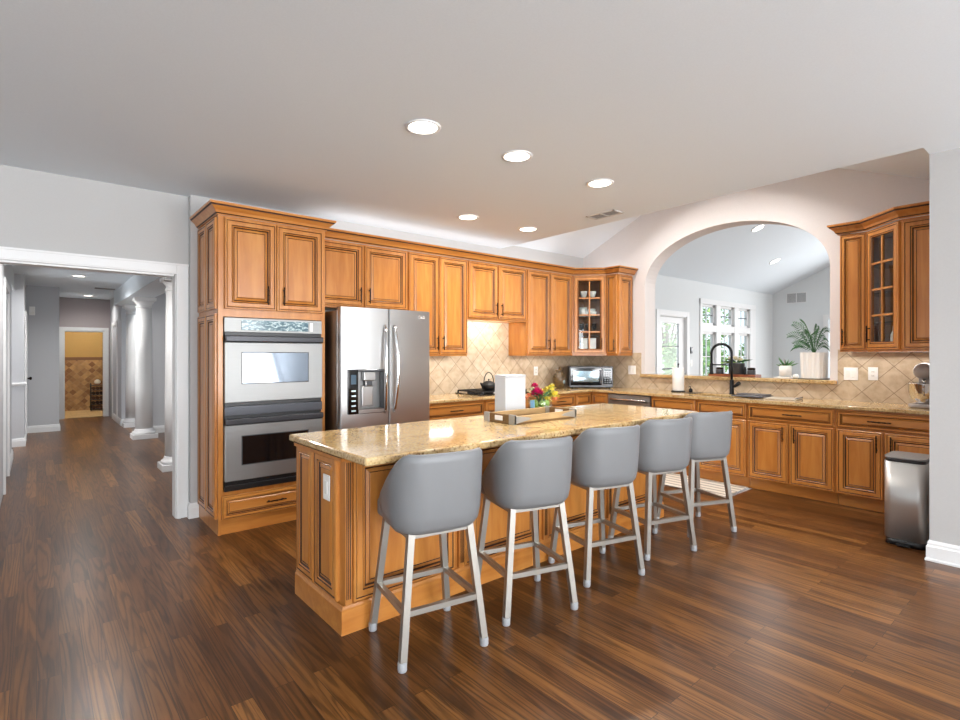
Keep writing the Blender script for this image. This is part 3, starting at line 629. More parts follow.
def text_mesh(s, size, mat, name, parent, loc, rot):
    c = bpy.data.curves.new(name, 'FONT'); c.body = s; c.size = size; c.extrude = .0006; c.align_x = 'CENTER'; c.align_y = 'CENTER'
    o = bpy.data.objects.new(name, c); COL.objects.link(o); c.materials.append(mat); dg = bpy.context.evaluated_depsgraph_get(); me = bpy.data.meshes.new_from_object(o.evaluated_get(dg))
    bpy.data.objects.remove(o); o = bpy.data.objects.new(name, me); COL.objects.link(o)
    if not me.materials: me.materials.append(mat)
    o.parent = parent; o.location = loc; o.rotation_euler = rot; return o
LOGO = plain('logo_grey', (250, 250, 250), .7)
text_mesh('LG', .034, LOGO, 'logo', dr, (w - .085, -.0085, 1.715), (PI / 2, 0, math.radians(3)))
m = MB(); m.lathe([(.0155, -.0012), (.0155, 0), (.0125, 0), (.0125, -.0012)], (w - .128, -.0105, 1.715), LOGO, 20, axis='y'); m.build('logo_ring', dr)

# wall cabinets on the back wall
UY = 4.596; UD = YA - UY - .010
def wall_cab(label, x0, x1, z0, doors, hz, y=UY, name='wall_cabinet'):
    t = thing(name, label, 'cabinet', (x0, y, z0), 0, 'maple wall cabinets'); W_ = x1 - x0
    carcass(t, 0, W_, 0, 2.43 - z0, UD)
    for a, b, hx in doors: add_door(t, a - x0, .022, b - a, 2.415 - z0 - .022, hx - x0, hz)
    m = MB(); m.box(0, -.004, 0, W_, .02, .018, MAPLE_H, .003); m.build('light_rail', t); return t
wall_cab('two-door maple wall cabinet above the refrigerator', 1.897, 2.905, 1.805, [(1.93, 2.396, 2.36), (2.416, 2.885, 2.455)], .13)
wall_cab('tall two-door maple wall cabinet right of the refrigerator', 2.908, 3.688, 1.352, [(2.915, 3.294, 3.262), (3.304, 3.68, 3.338)], .14)
wall_cab('short two-door maple wall cabinet over the cooktop', 3.690, 4.628, 1.765, [(3.705, 4.142, 4.108), (4.156, 4.612, 4.192)], .13)
wall_cab('tall two-door maple wall cabinet between cooktop and glass corner cabinet', 4.630, 5.500, 1.352, [(4.640, 5.050, 5.01), (5.062, 5.470, 5.105)], .14)
# glass-front corner cabinet
def glass_corner(label, P, q0, q1, z0, hside, shelves, zt=2.43):
    """P: footprint, the edge q0-q1 carries the glass door (front on its right-hand side looking q0->q1)"""
    o = thing('corner_cabinet', label, 'cabinet', (0, 0, 0), 0, 'glass corner cabinets')
    m = MB(); m.prism(P, z0, z0 + .03, MAPLE); m.prism(P, zt - .03, zt, MAPLE)
    n = len(P)
    for i in range(n):
        a, b = Vector(P[i]), Vector(P[(i + 1) % n])
        if (a - Vector(q0)).length < .01 and (b - Vector(q1)).length < .01: continue
        d = (b - a).normalized(); nn = Vector((-d.y, d.x)) * .016
        m.prism([tuple(a), tuple(b), tuple(b + nn), tuple(a + nn)], z0 + .03, zt - .03, MAPLE)
    m.build('carcass', o)
    for zz in shelves:
        c = Vector((sum(p[0] for p in P) / n, sum(p[1] for p in P) / n)); Q = [tuple(c + (Vector(p) - c) * .93) for p in P]
        MB().prism(Q, zz - .012, zz, GLASSSH).build('shelf', o)
    a, b = Vector(q0), Vector(q1); d = (b - a); L = d.length; ang = math.atan2(d.y, d.x)
    fw_ = .028
    m = MB(); m.box(0, -.002, z0, fw_, .02, zt, MAPLE); m.box(L - fw_, -.002, z0, L, .02, zt, MAPLE); fm = m.build('face_frame', o, (a.x, a.y, 0), (0, 0, ang))
    dm = MB().panel(fw_ - .012, z0 + .022, L - 2 * fw_ + .024, zt - .015 - z0 - .022, -.003, DT, hole=True)
    x0, x1 = fw_ + .057, L - fw_ - .057; za, zb = z0 + .091, zt - .084
    dm.box((x0 + x1) / 2 - .009, -DT - .001, za, (x0 + x1) / 2 + .009, -.004, zb, MAPLE, .002)
    for i in range(1, 4): zz = za + (zb - za) * i / 4; dm.box(x0, -DT, zz - .009, x1, -.004, zz + .009, MAPLE, .002)
    do = dm.build('door', o, (a.x, a.y, 0), (0, 0, ang))
    MB().box(x0 - .006, -.011, za - .006, x1 + .006, -.008, zb + .006, GLASS).build('glass', do)
    pull(MB(), (L - fw_ - .035) if hside > 0 else fw_ + .035, z0 + .16, .15, True, -DT - .003).build('handle', do)
    return o
GLASSSH = glass_mat('shelf_glass', (228, 234, 231))
g0, g1 = (5.500, UY), (5.820, 4.276)
glass_corner('glass-front corner cabinet of white dishes above the microwave', [(5.502, YA - .01), (5.502, UY), (5.820, 4.278), (XB - .01, 4.278), (XB - .01, YA - .01)], (5.502, UY), (5.820, 4.278), 1.352, 1, (1.62, 1.885, 2.14))
# narrow end cabinet on the arch wall (front faces -x)
def side_cab(label, y_hi, y_lo, z0, hz, hside, endpanel, grp='maple wall cabinets', zt=2.43):
    t = thing('wall_cabinet', label, 'cabinet', (5.82, y_hi, z0), -PI / 2, grp); W_ = y_hi - y_lo
    carcass(t, 0, W_, 0, zt - z0, .32)
    add_door(t, .008, .022, W_ - .016, zt - .015 - z0 - .022, .03 if hside < 0 else W_ - .035, hz)
    if endpanel > 0:      # finished end on the right (towards -y)
        p = MB().panel(0, 0, .30, zt - .04 - z0, 0, .018); p.xform(Matrix.Translation((W_, .012, .022)) @ Matrix.Rotation(PI / 2, 4, 'Z')); p.build('side_panel', t)
    return t
side_cab('narrow maple wall cabinet with finished end beside the arch, left side', 4.276, 4.095, 1.352, .14, 1, 1)
m = MB(); m.sweep([(1.968, UY - DT), (5.492, UY - DT), (5.805, 4.268), (5.799, 4.092 - .02), (XB - .004, 4.092 - .02)], CROWN, MAPLE_H, CM)
tag(m.build('crown_molding'), 'long maple crown molding along the tops of the back wall cabinets', 'molding')
# right of the arch
side_cab('narrow maple wall cabinet right of the arch', 1.605, 1.388, 1.395, .14, -1, 0, zt=2.50)
o = glass_corner('glass-front corner cabinet above the stand mixer', [(5.82, 1.386), (5.515, 1.075), (5.515, YC + .01), (XB - .01, YC + .01), (XB - .01, 1.386)], (5.82, 1.386), (5.515, 1.075), 1.395, -1, (1.66, 1.925, 2.19), zt=2.50)
p = MB().panel(0, 0, .30, 1.06, 0, .018); p.xform(Matrix.Translation((5.515, 1.07, 1.417)) @ Matrix.Rotation(-PI / 2, 4, 'Z')); p.build('side_panel', o)
m = MB(); m.sweep([(XB - .004, 1.607), (5.80, 1.607), (5.80, 1.395), (5.496, 1.083), (5.496, YC + .002)], [(o * 1.08, 2.501 + (z - 2.431) * 1.08) for o, z in CROWN], MAPLE_H, CM)
tag(m.build('crown_molding'), 'maple crown molding over the cabinets right of the arch', 'molding')

# base cabinets, back wall (fronts at y = BY) and arch wall (fronts at x = BX)
BY = 4.318; BX = 5.545; BZ = .882
def base_cab(label, w_, loc, rz, dep, fronts, sink=False, name='base_cabinet'):
    t = thing(name, label, 'cabinet', loc, rz, 'maple base cabinets'); carcass(t, 0, w_, 0, .69 if sink else BZ, dep, toe=.112)
    if sink: MB().box(0, 0, .6905, w_, .05, BZ, MAPLE).build('face_frame', t)
    for kind, a, b, z0, z1, hx, hz in fronts:
        add_door(t, a, z0, b - a, z1 - z0, hx, hz, 'drawer' if kind == 'd' else 'door', MAPLE_H if kind == 'd' else None, horiz=(kind == 'd'), L=.17 if kind == 'd' else .15)
    return t
BD = YA - BY - .01
base_cab('maple base cabinet with wide drawer beside the refrigerator', .82, (2.876, BY, 0), 0, BD, [('d', .012, .808, .715, .862, .42, .79), ('c', .012, .405, .125, .70, .37, .58), ('c', .415, .808, .125, .70, .45, .58)])
base_cab('maple base cabinet under the cooktop', .92, (3.698, BY, 0), 0, BD, [('d', .012, .908, .715, .862, None, None), ('c', .012, .455, .125, .70, .42, .58), ('c', .465, .908, .125, .70, .50, .58)])
base_cab('maple base cabinet between the cooktop and the corner', .59, (4.620, BY, 0), 0, BD, [('d', .012, .578, .715, .862, .295, .79), ('c', .012, .578, .125, .70, .06, .58)])
t = base_cab('maple corner base cabinet below the microwave', .33, (5.212, BY, 0), 0, BD, [('d', .012, .305, .715, .862, None, None), ('c', .012, .305, .125, .70, .06, .58)])
MB().box(.331, .002, .112, .93, BD, BZ, MAPLE).build('corner_box', t)
d = MB().panel(0, 0, .24, .147, 0, DT, MAPLE_H); d.xform(Matrix.Translation((.331, -.03, .715)) @ Matrix.Rotation(-PI / 2, 4, 'Z')); d.build('drawer', t)
m = MB(); m.box(.331, -.278, .112, .93, .001, BZ, MAPLE); m.build('corner_leg', t)
BD2 = XB - BX - .01
# dishwasher
t = thing('dishwasher', 'stainless dishwasher between the corner and the sink cabinets', 'dishwasher', (BX, 4.033, 0), -PI / 2)
MB().box(0, .002, .10, .598, BD2, .87, DKGREY).build('body', t); MB().box(.01, .06, 0, .588, .3, .099, BLACK).build('toe_kick', t)
d = MB().box(.003, -.024, .115, .595, 0, .79, STEELH, .004).build('door', t); MB().box(.003, -.024, .795, .595, 0, .872, STEELH, .004).build('control_panel', t)
m = MB(); m.tube([(.05, -.024, .815), (.06, -.06, .815), (.538, -.06, .815), (.548, -.024, .815)], .011, CHROME, 10); m.build('handle', d)
base_cab('maple base cabinet with one drawer front right of the dishwasher', .555, (BX, 3.432, 0), -PI / 2, BD2, [('d', .012, .545, .715, .862, None, None), ('c', .012, .545, .125, .70, .06, .58)], sink=True)
base_cab('maple sink base cabinet with a false drawer front below the faucet', .535, (BX, 2.875, 0), -PI / 2, BD2, [('d', .012, .528, .715, .862, None, None), ('c', .012, .528, .125, .70, .06, .58)], sink=True)
base_cab('maple base cabinet with drawer and two doors, right of the sink', .775, (BX, 2.338, 0), -PI / 2, BD2, [('d', .012, .765, .715, .862, .43, .79), ('c', .012, .385, .125, .70, .345, .60), ('c', .400, .765, .125, .70, .445, .60)], sink=True)
base_cab('maple base cabinet behind the steel trash can', .795, (BX, 1.560, 0), -PI / 2, BD2, [('d', .012, .790, .715, .862, .33, .79), ('c', .012, .350, .125, .70, .31, .60), ('c', .365, .790, .125, .70, .41, .60)])

# stone counters
def slab(xs, ys, inside, z0, z1, m, bev=.008):
    mb = MB(); V = {}
    def vert(i, j, k):
        if (i, j, k) not in V: V[(i, j, k)] = mb.bm.verts.new((xs[i], ys[j], (z0, z1)[k]))
        return V[(i, j, k)]
    ins = lambda i, j: 0 <= i < len(xs) - 1 and 0 <= j < len(ys) - 1 and inside((xs[i] + xs[i + 1]) / 2, (ys[j] + ys[j + 1]) / 2)
    sides = []
    for i in range(len(xs) - 1):
        for j in range(len(ys) - 1):
            if not ins(i, j): continue
            mb.face([vert(i, j, 1), vert(i + 1, j, 1), vert(i + 1, j + 1, 1), vert(i, j + 1, 1)], m); mb.face([vert(i, j, 0), vert(i, j + 1, 0), vert(i + 1, j + 1, 0), vert(i + 1, j, 0)], m)
            for di, dj, e in ((-1, 0, ((i, j + 1), (i, j))), (1, 0, ((i + 1, j), (i + 1, j + 1))), (0, -1, ((i, j), (i + 1, j))), (0, 1, ((i + 1, j + 1), (i, j + 1)))):
                if not ins(i + di, j + dj):
                    (a, b), (c, d) = e; sides.append(mb.face([vert(a, b, 0), vert(c, d, 0), vert(c, d, 1), vert(a, b, 1)], m))
    es = list({e for f in sides for e in f.edges if abs(e.verts[0].co.z - e.verts[1].co.z) < 1e-6})
    bmesh.ops.bevel(mb.bm, geom=es, offset=bev, segments=3, profile=.5, affect='EDGES', clamp_overlap=True)
    return mb
SX0, SX1, SY0, SY1 = 5.62, 5.99, 2.28, 3.02
def in_l(x, y):
    if SX0 < x < SX1 and SY0 < y < SY1: return False
    return y > 4.268 or x > 5.500
o = slab([2.872, 5.500, SX0, SX1, XB - .0095], [YC + .0095, SY0, SY1, 4.268, YA - .0095], in_l, BZ + .001, .914, GRANITE).build('countertop')
tag(o, 'gold granite countertop running along the back and arch walls', 'countertop')
t = thing('kitchen_island', 'maple kitchen island base with raised panels, stools along it', 'island', (1.1525, 2.408, 0))
IW, ID, IH = 2.885, .59, .873
MB().box(.004, .004, .0, IW - .004, ID - .004, IH, MAPLE).build('body', t)
for y0, y1 in ((.335, ID - .018), (.05, .325)):
    p = MB().panel(0, 0, y1 - y0, IH - .152, .0, .02); p.xform(Matrix.Translation((.004, y1, .145)) @ Matrix.Rotation(-PI / 2, 4, 'Z')); p.build('end_panel', t)
    p = MB().panel(0, 0, y1 - y0, IH - .152, .0, .02); p.xform(Matrix.Translation((IW - .004, y0, .145)) @ Matrix.Rotation(PI / 2, 4, 'Z')); p.build('end_panel', t)
np_ = 4; pw = (IW - .06) / np_
for i in range(np_): MB().panel(.05 + i * pw, .145, pw - .075, IH - .152, .005, .02).build('front_panel', t)
for i in range(np_ + 1):
    xx = .004 + i * (IW - .008 - .035) / np_
    m = MB(); m.box(xx - (.004 if 0 < i < np_ else 0), -.016, .14, xx + .036, .01, IH, MAPLE, .003)
    for k in range(3): m.box(xx + .005 + k * .0095, -.019, .17, xx + .009 + k * .0095, -.0155, IH - .03, GLAZE)
    m.build('pilaster', t)
for i in range(4): add_door(t, IW - .02 - (i + 1) * .71, .145, .70, .70, None, None).matrix_local = Matrix.Translation((IW, ID, 0)) @ Matrix.Rotation(PI, 4, 'Z')
m = MB(); m.sweep([(0, ID), (0, 0), (IW, 0), (IW, ID)], [(0, 0), (.016, 0), (.016, .118), (.011, .124), (.006, .136), (0, .138)], MAPLE_H, [MAPLE_H, MAPLE_H, MAPLE_H, MAPLE_H, MAPLE_H, MAPLE_H]); m.build('base_molding', t)
MB().box(.002, ID - .01, 0, IW - .002, ID + .012, .12, MAPLE_H).build('toe_kick', t)
m = MB(); m.sweep([(0, ID), (0, 0), (IW, 0), (IW, ID)], [(0, IH - .022), (.02, IH - .022), (.022, IH - .004), (0, IH - .004)], MAPLE_H, [GLAZE, MAPLE_H, GLAZE, MAPLE_H]); m.build('top_molding', t)
m = MB(); m.prism([(1.114, 2.105), (4.085, 2.105), (4.085, 3.036), (1.114, 3.036)], .876, .914, GRANITE, .011, 3)
tag(m.build('island_countertop'), 'gold granite slab with overhang on top of the island', 'countertop')

# ------------------------------------------------------------------ bar stools
def stool(label, x, y, deg):
    t = thing('bar_stool', label, 'stool', (x, y, 0), math.radians(deg), 'grey bar stools along the island')
    zt = .578
    # seat shell: U-shaped back, open towards +y, arms drop to the front
    m = MB(); pts = []; hw, yb, yf, rc = .230, -.225, .125, .14
    pts.append((-hw + .030, yf)); pts += [(-hw + .016, yf - .07), (-hw + .005, -.03)]
    for i in range(9): a = PI + (PI / 2) * i / 8; pts.append((-hw + rc + rc * math.cos(a), yb + rc + rc * math.sin(a)))
    pts.append((-.03, yb - .006)); pts.append((.03, yb - .006))
    for i in range(9): a = 1.5 * PI + (PI / 2) * i / 8; pts.append((hw - rc + rc * math.cos(a), yb + rc + rc * math.sin(a)))
    pts += [(hw - .005, -.03), (hw - .016, yf - .07), (hw - .030, yf)]
    n = len(pts); cols = []; th = .032
    def top(p):
        u = (p[1] - yb) / (yf - yb); return .937 - .255 * max(0, (u - .14) / .86) ** 1.05 if u > .14 else .937
    for i, p in enumerate(pts):
        d = (Vector(pts[min(i + 1, n - 1)]) - Vector(pts[max(i - 1, 0)])).normalized(); nin = Vector((-d.y, d.x)); P = Vector(p); zt_ = top(p); z0 = .566
        prof = [(.060, 0), (.034, .008), (.012, .036), (.002, .085)]
        col = [(P + nin * a, z0 + b) for a, b in prof]
        lean = Vector((0, -.022 if p[1] < 0 else 0))
        for f in (.35, .6, .85): col.append((P + lean * f * (1 if p[1] < -.05 else .5), z0 + .085 + (zt_ - z0 - .085) * f))
        Pl = P + lean * (1 if p[1] < -.05 else .5)
        col += [(Pl + nin * .002, zt_ - .010), (Pl + nin * .010, zt_), (Pl + nin * .022, zt_), (Pl + nin * (th - .002), zt_ - .010), (P + nin * th, (zt_ + .66) / 2), (P + nin * th, .635)]
        cols.append([m.bm.verts.new((q.x, q.y, zz)) for q, zz in col])
    for i in range(n - 1):
        for k in range(len(cols[0]) - 1): m.face([cols[i][k], cols[i + 1][k], cols[i + 1][k + 1], cols[i][k + 1]], VINYL, True)
    for i in range(n - 1): m.face([cols[i][-1], cols[i + 1][-1], cols[i + 1][0], cols[i][0]], VINYL, True)
    m.face(cols[0][::-1], VINYL); m.face(cols[-1], VINYL); m.build('backrest', t)
    m = MB(); S = [(-.17, .205), (-.196, .17), (-.196, -.08), (-.13, -.185), (.13, -.185), (.196, -.08), (.196, .17), (.17, .205)]
    m.prism(S, .5795, .668, VINYL, .024, 3); m.build('seat', t)
    m = MB(); a = .150
    for (x0, y0), (x1, y1) in (((-a, -a), (a, -a)), ((a, -a), (a, a)), ((a, a), (-a, a)), ((-a, a), (-a, -a))): m.sq((x0, y0, zt - .014), (x1, y1, zt - .014), .013, LEGM)
    m.lathe([(.09, 0), (.09, .012)], (0, 0, zt - .008), DKGREY, 20); m.build('seat_frame', t)
    tp = {}; bt = {}
    for sx in (-1, 1):
        for sy in (-1, 1):
            T = Vector((sx * .148, sy * .150, zt)); B = Vector((sx * .207, sy * .197, .012)); tp[sx, sy] = T; bt[sx, sy] = B
            lg = MB().sq(tuple(T), tuple(B), .0155, LEGM).build('leg', t)
            MB().lathe([(.019, 0), (.021, .006), (.021, .034), (.019, .04)], (sx * .2065, sy * .1966, 0), FOOT, 12).build('foot_cap', lg)
    def at(s, z): T, B = tp[s], bt[s]; return tuple(T + (B - T) * ((T.z - z) / (T.z - B.z)))
    for (s0, s1, z) in (((-1, -1), (1, -1), .235), ((-1, 1), (1, 1), .235), ((-1, -1), (-1, 1), .235), ((1, -1), (1, 1), .235)): MB().sq(at(s0, z), at(s1, z), .0125, LEGM).build('stretcher', t)
    return t
ST = [(1.452, 2.120, -10, 'grey vinyl bar stool nearest the camera, by the island corner'), (2.078, 2.088, -16, 'grey vinyl bar stool second from the near island corner'), (2.745, 2.103, -16, 'middle one of the five grey vinyl bar stools'),
      (3.380, 2.095, -17, 'grey vinyl bar stool fourth from the near island corner'), (4.018, 2.105, -22, 'grey vinyl bar stool at the far end of the island')]
s0 = None
for x, y, a, lb in ST:
    if s0 is None: s0 = stool(lb, x, y, a); continue
    c = copy_tree(s0); c.location = (x, y, 0); c.rotation_euler = (0, 0, math.radians(a)); c['label'] = lb

# ------------------------------------------------------------------ ceiling fittings
def can(label, x, y, z, power, grp, nrm=None, r=.085, name='recessed_light'):
    t = thing(name, label, 'ceiling light', (x, y, z), 0, grp)
    MB().lathe([(r + .02, 0), (r + .02, -.004), (r + .008, -.009), (r, -.006), (r, 0)], (0, 0, 0), TRIM, 32).build('trim_ring', t)
    MB().lathe([(1e-5, -.003), (r - .001, -.003), (r - .001, -.001), (1e-5, -.001)], (0, 0, 0), CANLIT, 32).build('lens', t)
    if nrm is not None: t.rotation_euler = nrm
    l = bpy.data.lights.new('can_glow', 'AREA'); l.shape = 'DISK'; l.size = r * 1.8; l.energy = power; l.color = (1.0, .975, .94); l.spread = math.radians(150)
    lo = bpy.data.objects.new('can_glow', l); COL.objects.link(lo); lo.parent = t; lo.location = (0, 0, -.02)
    return t
for x, y, lb in ((1.734, 2.572, 'lit recessed ceiling light nearest the camera'), (2.472, 2.542, 'middle recessed ceiling light of the row over the island'), (3.358, 2.527, 'far recessed ceiling light of the row over the island'),
                 (3.212, 3.986, 'recessed ceiling light above the cooktop side, left one'), (4.011, 3.957, 'recessed ceiling light above the cooktop side, right one')):
    can(lb, x, y, H, 12, 'kitchen recessed lights')
sl = (math.atan(-.45), 0, 0)
for x, y, a, lb in ((5.15, 3.72, -.455, 'recessed light in the vault slope nearer the back wall'), (5.15, 1.95, .42, 'recessed light in the vault slope nearer the right wall')):  # unseen vault lights, added to brighten the arch wall
    z = 3.72 - abs(y - 2.857) * abs(a) - .004
    can(lb, x, y, z, 24, 'vault recessed lights', (math.atan(a), 0, 0))
for x, y, lb in ((8.75, 3.525, 'upper recessed light on the sloped great room ceiling'), (10.77, 4.03, 'lower recessed light on the sloped great room ceiling')):
    can(lb, x, y, 2.74 + .45 * (GY - y) - .002, 10, 'great room recessed lights', sl)
for x, y, pw, lb in ((.493, 10.03, 22, 'nearer recessed light in the hall ceiling'), (.805, 13.3, 8, 'farther recessed light near the hall end door'), (.45, 6.5, 26, 'recessed hall light behind the header of the wide opening')): can(lb, x, y, HZ, pw, 'hall recessed lights', r=.075)  # the one behind the header is unseen, added to brighten the near column
can('recessed light in the bathroom ceiling', .9, 15.1, HZ, 16, None)  # unseen lamp added to brighten the bathroom
def vent(label, cat, w_, h_, n, loc, rot, M=TRIM, name='ceiling_vent', BK=DKGREY):
    t = thing(name, label, cat, loc); t.rotation_euler = rot
    m = MB(); b = .018
    for q in ((-w_ / 2, -h_ / 2, w_ / 2, -h_ / 2 + b), (-w_ / 2, h_ / 2 - b, w_ / 2, h_ / 2), (-w_ / 2, -h_ / 2, -w_ / 2 + b, h_ / 2), (w_ / 2 - b, -h_ / 2, w_ / 2, h_ / 2), (-.008, -h_ / 2, .008, h_ / 2)): m.box(q[0], q[1], -.008, q[2], q[3], 0, M)
    m.build('frame', t); MB().box(-w_ / 2 + .01, -h_ / 2 + .01, -.003, w_ / 2 - .01, h_ / 2 - .01, -.001, BK).build('backing', t)
    m = MB()
    for i in range(n): yy = -h_ / 2 + b + (h_ - 2 * b) * (i + .5) / n; m.box(-w_ / 2 + b, yy - .0025, -.0045, w_ / 2 - b, yy + .0025, -.002, M)
    m.build('slats', t)
vent('white slotted air vent in the flat kitchen ceiling', 'vent', .32, .16, 6, (4.15, 3.07, H), (0, 0, PI / 2), M=plain('vent_paint', (206, 205, 202), .5))
vent('white return air grille high on the great room wall', 'vent', .42, .24, 9, (GX1, 4.43, 2.63), tuple((Matrix.Rotation(PI / 2, 4, 'Y') @ Matrix.Rotation(PI / 2, 4, 'Z')).to_euler()), name='wall_vent', BK=plain('grille_grey', (150, 150, 150), .6))
vent('dark air vent in the hall ceiling', 'vent', .30, .15, 6, (.95, 11.7, HZ), (0, 0, 0), M=plain('grey_vent_paint', (150, 148, 148), .5))

# ------------------------------------------------------------------ wall plates
def plate(name, label, kind, w_, h_, loc, rz):
    t = thing(name, label, 'outlet' if kind == 'o' else 'switch', loc, rz)
    MB().box(-w_ / 2, -.006, -h_ / 2, w_ / 2, 0, h_ / 2, WHITE, .002).build('plate', t)
    n = max(1, round(w_ / .062)) if kind == 's' else 1
    for i in range(n):
        x = (i - (n - 1) / 2) * .046
        if kind == 's': MB().box(x - .016, -.009, -.033, x + .016, -.0055, .033, CERAM, .002).build('rocker', t)
        else:
            for zz in (-.02, .02):
                m = MB(); m.box(-.017, -.008, zz - .014, .017, -.0055, zz + .014, CERAM, .002); m.box(-.008, -.0085, zz - .005, -.005, -.0078, zz + .005, DKGREY); m.box(.005, -.0085, zz - .005, .008, -.0078, zz + .005, DKGREY); m.build('receptacle', t)
plate('outlet_plate', 'white outlet plate on the tile behind the island flowers', 'o', .075, .118, (5.131, YA - .0085, 1.145), 0)
plate('switch_plate', 'white double switch plate on the tile left of the arch', 's', .118, .118, (XB - .0085, 4.094, 1.158), -PI / 2)
plate('switch_plate', 'white double switch plate on the tile right of the arch', 's', .118, .125, (XB - .0085, 1.60, 1.18), -PI / 2)
plate('outlet_plate', 'white outlet plate on the tile beside the stand mixer', 'o', .078, .125, (XB - .0085, 1.42, 1.186), -PI / 2)
plate('switch_plate', 'white plate on the island end panel', 's', .075, .13, (1.1525 - .0135, 2.565, .695), -PI / 2)
plate('switch_plate', 'white switch plate between the great room door and window', 's', .078, .12, (9.30, GY, 1.20), 0)
t = thing('thermostat', 'small dark control panel on the wall beside the glass door', 'thermostat', (9.29, GY, 1.44)); MB().box(-.03, -.02, -.06, .03, 0, .06, DKGREY, .004).build('case', t); MB().box(-.02, -.022, .0, .02, -.019, .045, BLACKG).build('screen', t)
t = thing('door_chime', 'white door chime box high on the blue grey hall wall', 'door chime', (-.06, 12.0, 2.12)); MB().box(-.04, -.035, -.075, .04, 0, .075, WHITE, .006).build('case', t); MB().box(-.028, -.038, -.06, .028, -.034, -.02, CERAM).build('grille', t)

# ------------------------------------------------------------------ hall columns
def column(label, x, y, b, r):
    t = thing('hall_column', label, 'column', (x, y, 0), 0, 'white hall columns'); h = 2.289
    m = MB(); m.box(-b / 2, -b / 2, 0, b / 2, b / 2, .075, TRIM, .004); m.lathe([(b * .46, .075), (b * .49, .09), (b * .46, .115), (r * 1.12, .125), (r * 1.1, .145), (r, .16)], (0, 0, 0), TRIM, 32); m.build('base', t)
    MB().lathe([(r, .16), (r, .8), (r * .97, 1.4), (r * .90, 2.12)], (0, 0, 0), TRIM, 36).build('shaft', t)
    q = r * .9
    m = MB(); m.lathe([(q, 2.12), (q * 1.10, 2.125), (q * 1.10, 2.145), (q, 2.15), (q, 2.185), (q * 1.25, 2.215), (q * 1.32, 2.235)], (0, 0, 0), TRIM, 36); m.box(-q * 1.4, -q * 1.4, 2.235, q * 1.4, q * 1.4, h, TRIM, .004); m.build('capital', t)
column('nearest white hall column, partly behind the opening casing', 1.285, 7.20, .34, .118)
column('white hall column second along the passage', 1.345, 10.12, .35, .122)
column('farthest white hall column beside the grey wall end', 1.40, 11.85, .33, .122)

# bathroom rack with rolled towels
t = thing('towel_rack', 'small black rack of rolls in the tiled bathroom', 'rack', (1.13, 15.75, 0))
m = MB()
for sx in (-.13, .13):
    for sy in (-.1, .1): m.tube([(sx, sy, 0), (sx, sy, .66)], .008, IRON, 8)
for i in range(6): m.box(-.13, -.1, .03 + i * .115, .13, .1, .04 + i * .115, IRON)
m.build('frame', t)
RL = (plain('towel_roll', (88, 60, 44), .9), plain('towel_roll_dark', (52, 40, 34), .9))
for i in range(5):
    for k in (-1, 0, 1): tag(MB().lathe([(.032, -.09), (.036, -.08), (.036, .08), (.032, .09)], (0, 0, 0), RL[i % 2], 12, axis='y').build('towel_roll', None, (1.13 + k * .078, 15.75, .0765 + i * .115)), 'brown rolled towel in the black bathroom rack' if i % 2 == 0 else 'very dark rolled towel in the black bathroom rack', 'towel', 'brown towels in the rack' if i % 2 == 0 else 'dark towels in the rack')
tag(MB().lathe([(1e-5, 0), (.05, 0), (.07, .03), (.06, .075), (.025, .105), (1e-5, .11)], (1.13, 15.75, .648), CERAM, 18).build('white_jar'), 'white rounded jar on top of the black bathroom rack', 'jar')

# ------------------------------------------------------------------ things on the island
t = thing('serving_tray', 'wooden serving tray with pale metal corners on the island', 'tray', (2.375, 2.468, .9145), math.radians(0))
TW = wood('tray_wood', (104, 74, 40), (122, 90, 50), (138, 104, 62), (2, 12, 12), .5, 0); TWL = wood('tray_wood_light', (176, 142, 96), (190, 158, 110), (202, 170, 124), (2, 12, 12), .5, 0); PEW = plain('pewter', (182, 182, 180), .35, .7)
tl, tw_ = .62, .295
MB().box(.0, .0, 0, tl, tw_, .012, TW).build('bottom', t)
for nm, q in (('end_board', (0, 0, .014, tw_)), ('end_board', (tl - .014, 0, tl, tw_))):
    b = MB().box(q[0], q[1], .012, q[2], q[3], .062, TW, .003).build(nm, t)
    MB().box(q[0] - .002, tw_ * .38, .018, q[2] + .002, tw_ * .64, .05, WHITE, .002).build('handle_plate', b)
for y0 in (0, tw_ - .012): MB().box(.014, y0, .012, tl - .014, y0 + .012, .056, TWL, .003).build('side_board', t)
for x0 in (0, tl):
    for y0 in (0, tw_):
        sx = 1 if x0 == 0 else -1; sy = 1 if y0 == 0 else -1
        m = MB(); m.box(x0 - sx * .003, y0 - sy * .003, .0, x0 + sx * .017, y0 + sy * .05, .064, PEW, .002)
        yo = y0 - sy * .003; pts = [(x0 - sx * .003, .004), (x0 + sx * .13, .022), (x0 + sx * .16, .03), (x0 + sx * .13, .04), (x0 - sx * .003, .06)]
        m.prism_axis(pts, 'y', yo, yo + sy * .004, PEW); m.build('corner_mount', t)
t = thing('white_box', 'tall white box standing on the island behind the tray', 'box', (2.652, 2.85, .9145)); MB().box(0, 0, 0, .210, .118, .288, PAPER, .002).build('body', t); MB().box(-.0015, -.0015, .2885, .2115, .1195, .304, PAPER, .002).build('lid', t)
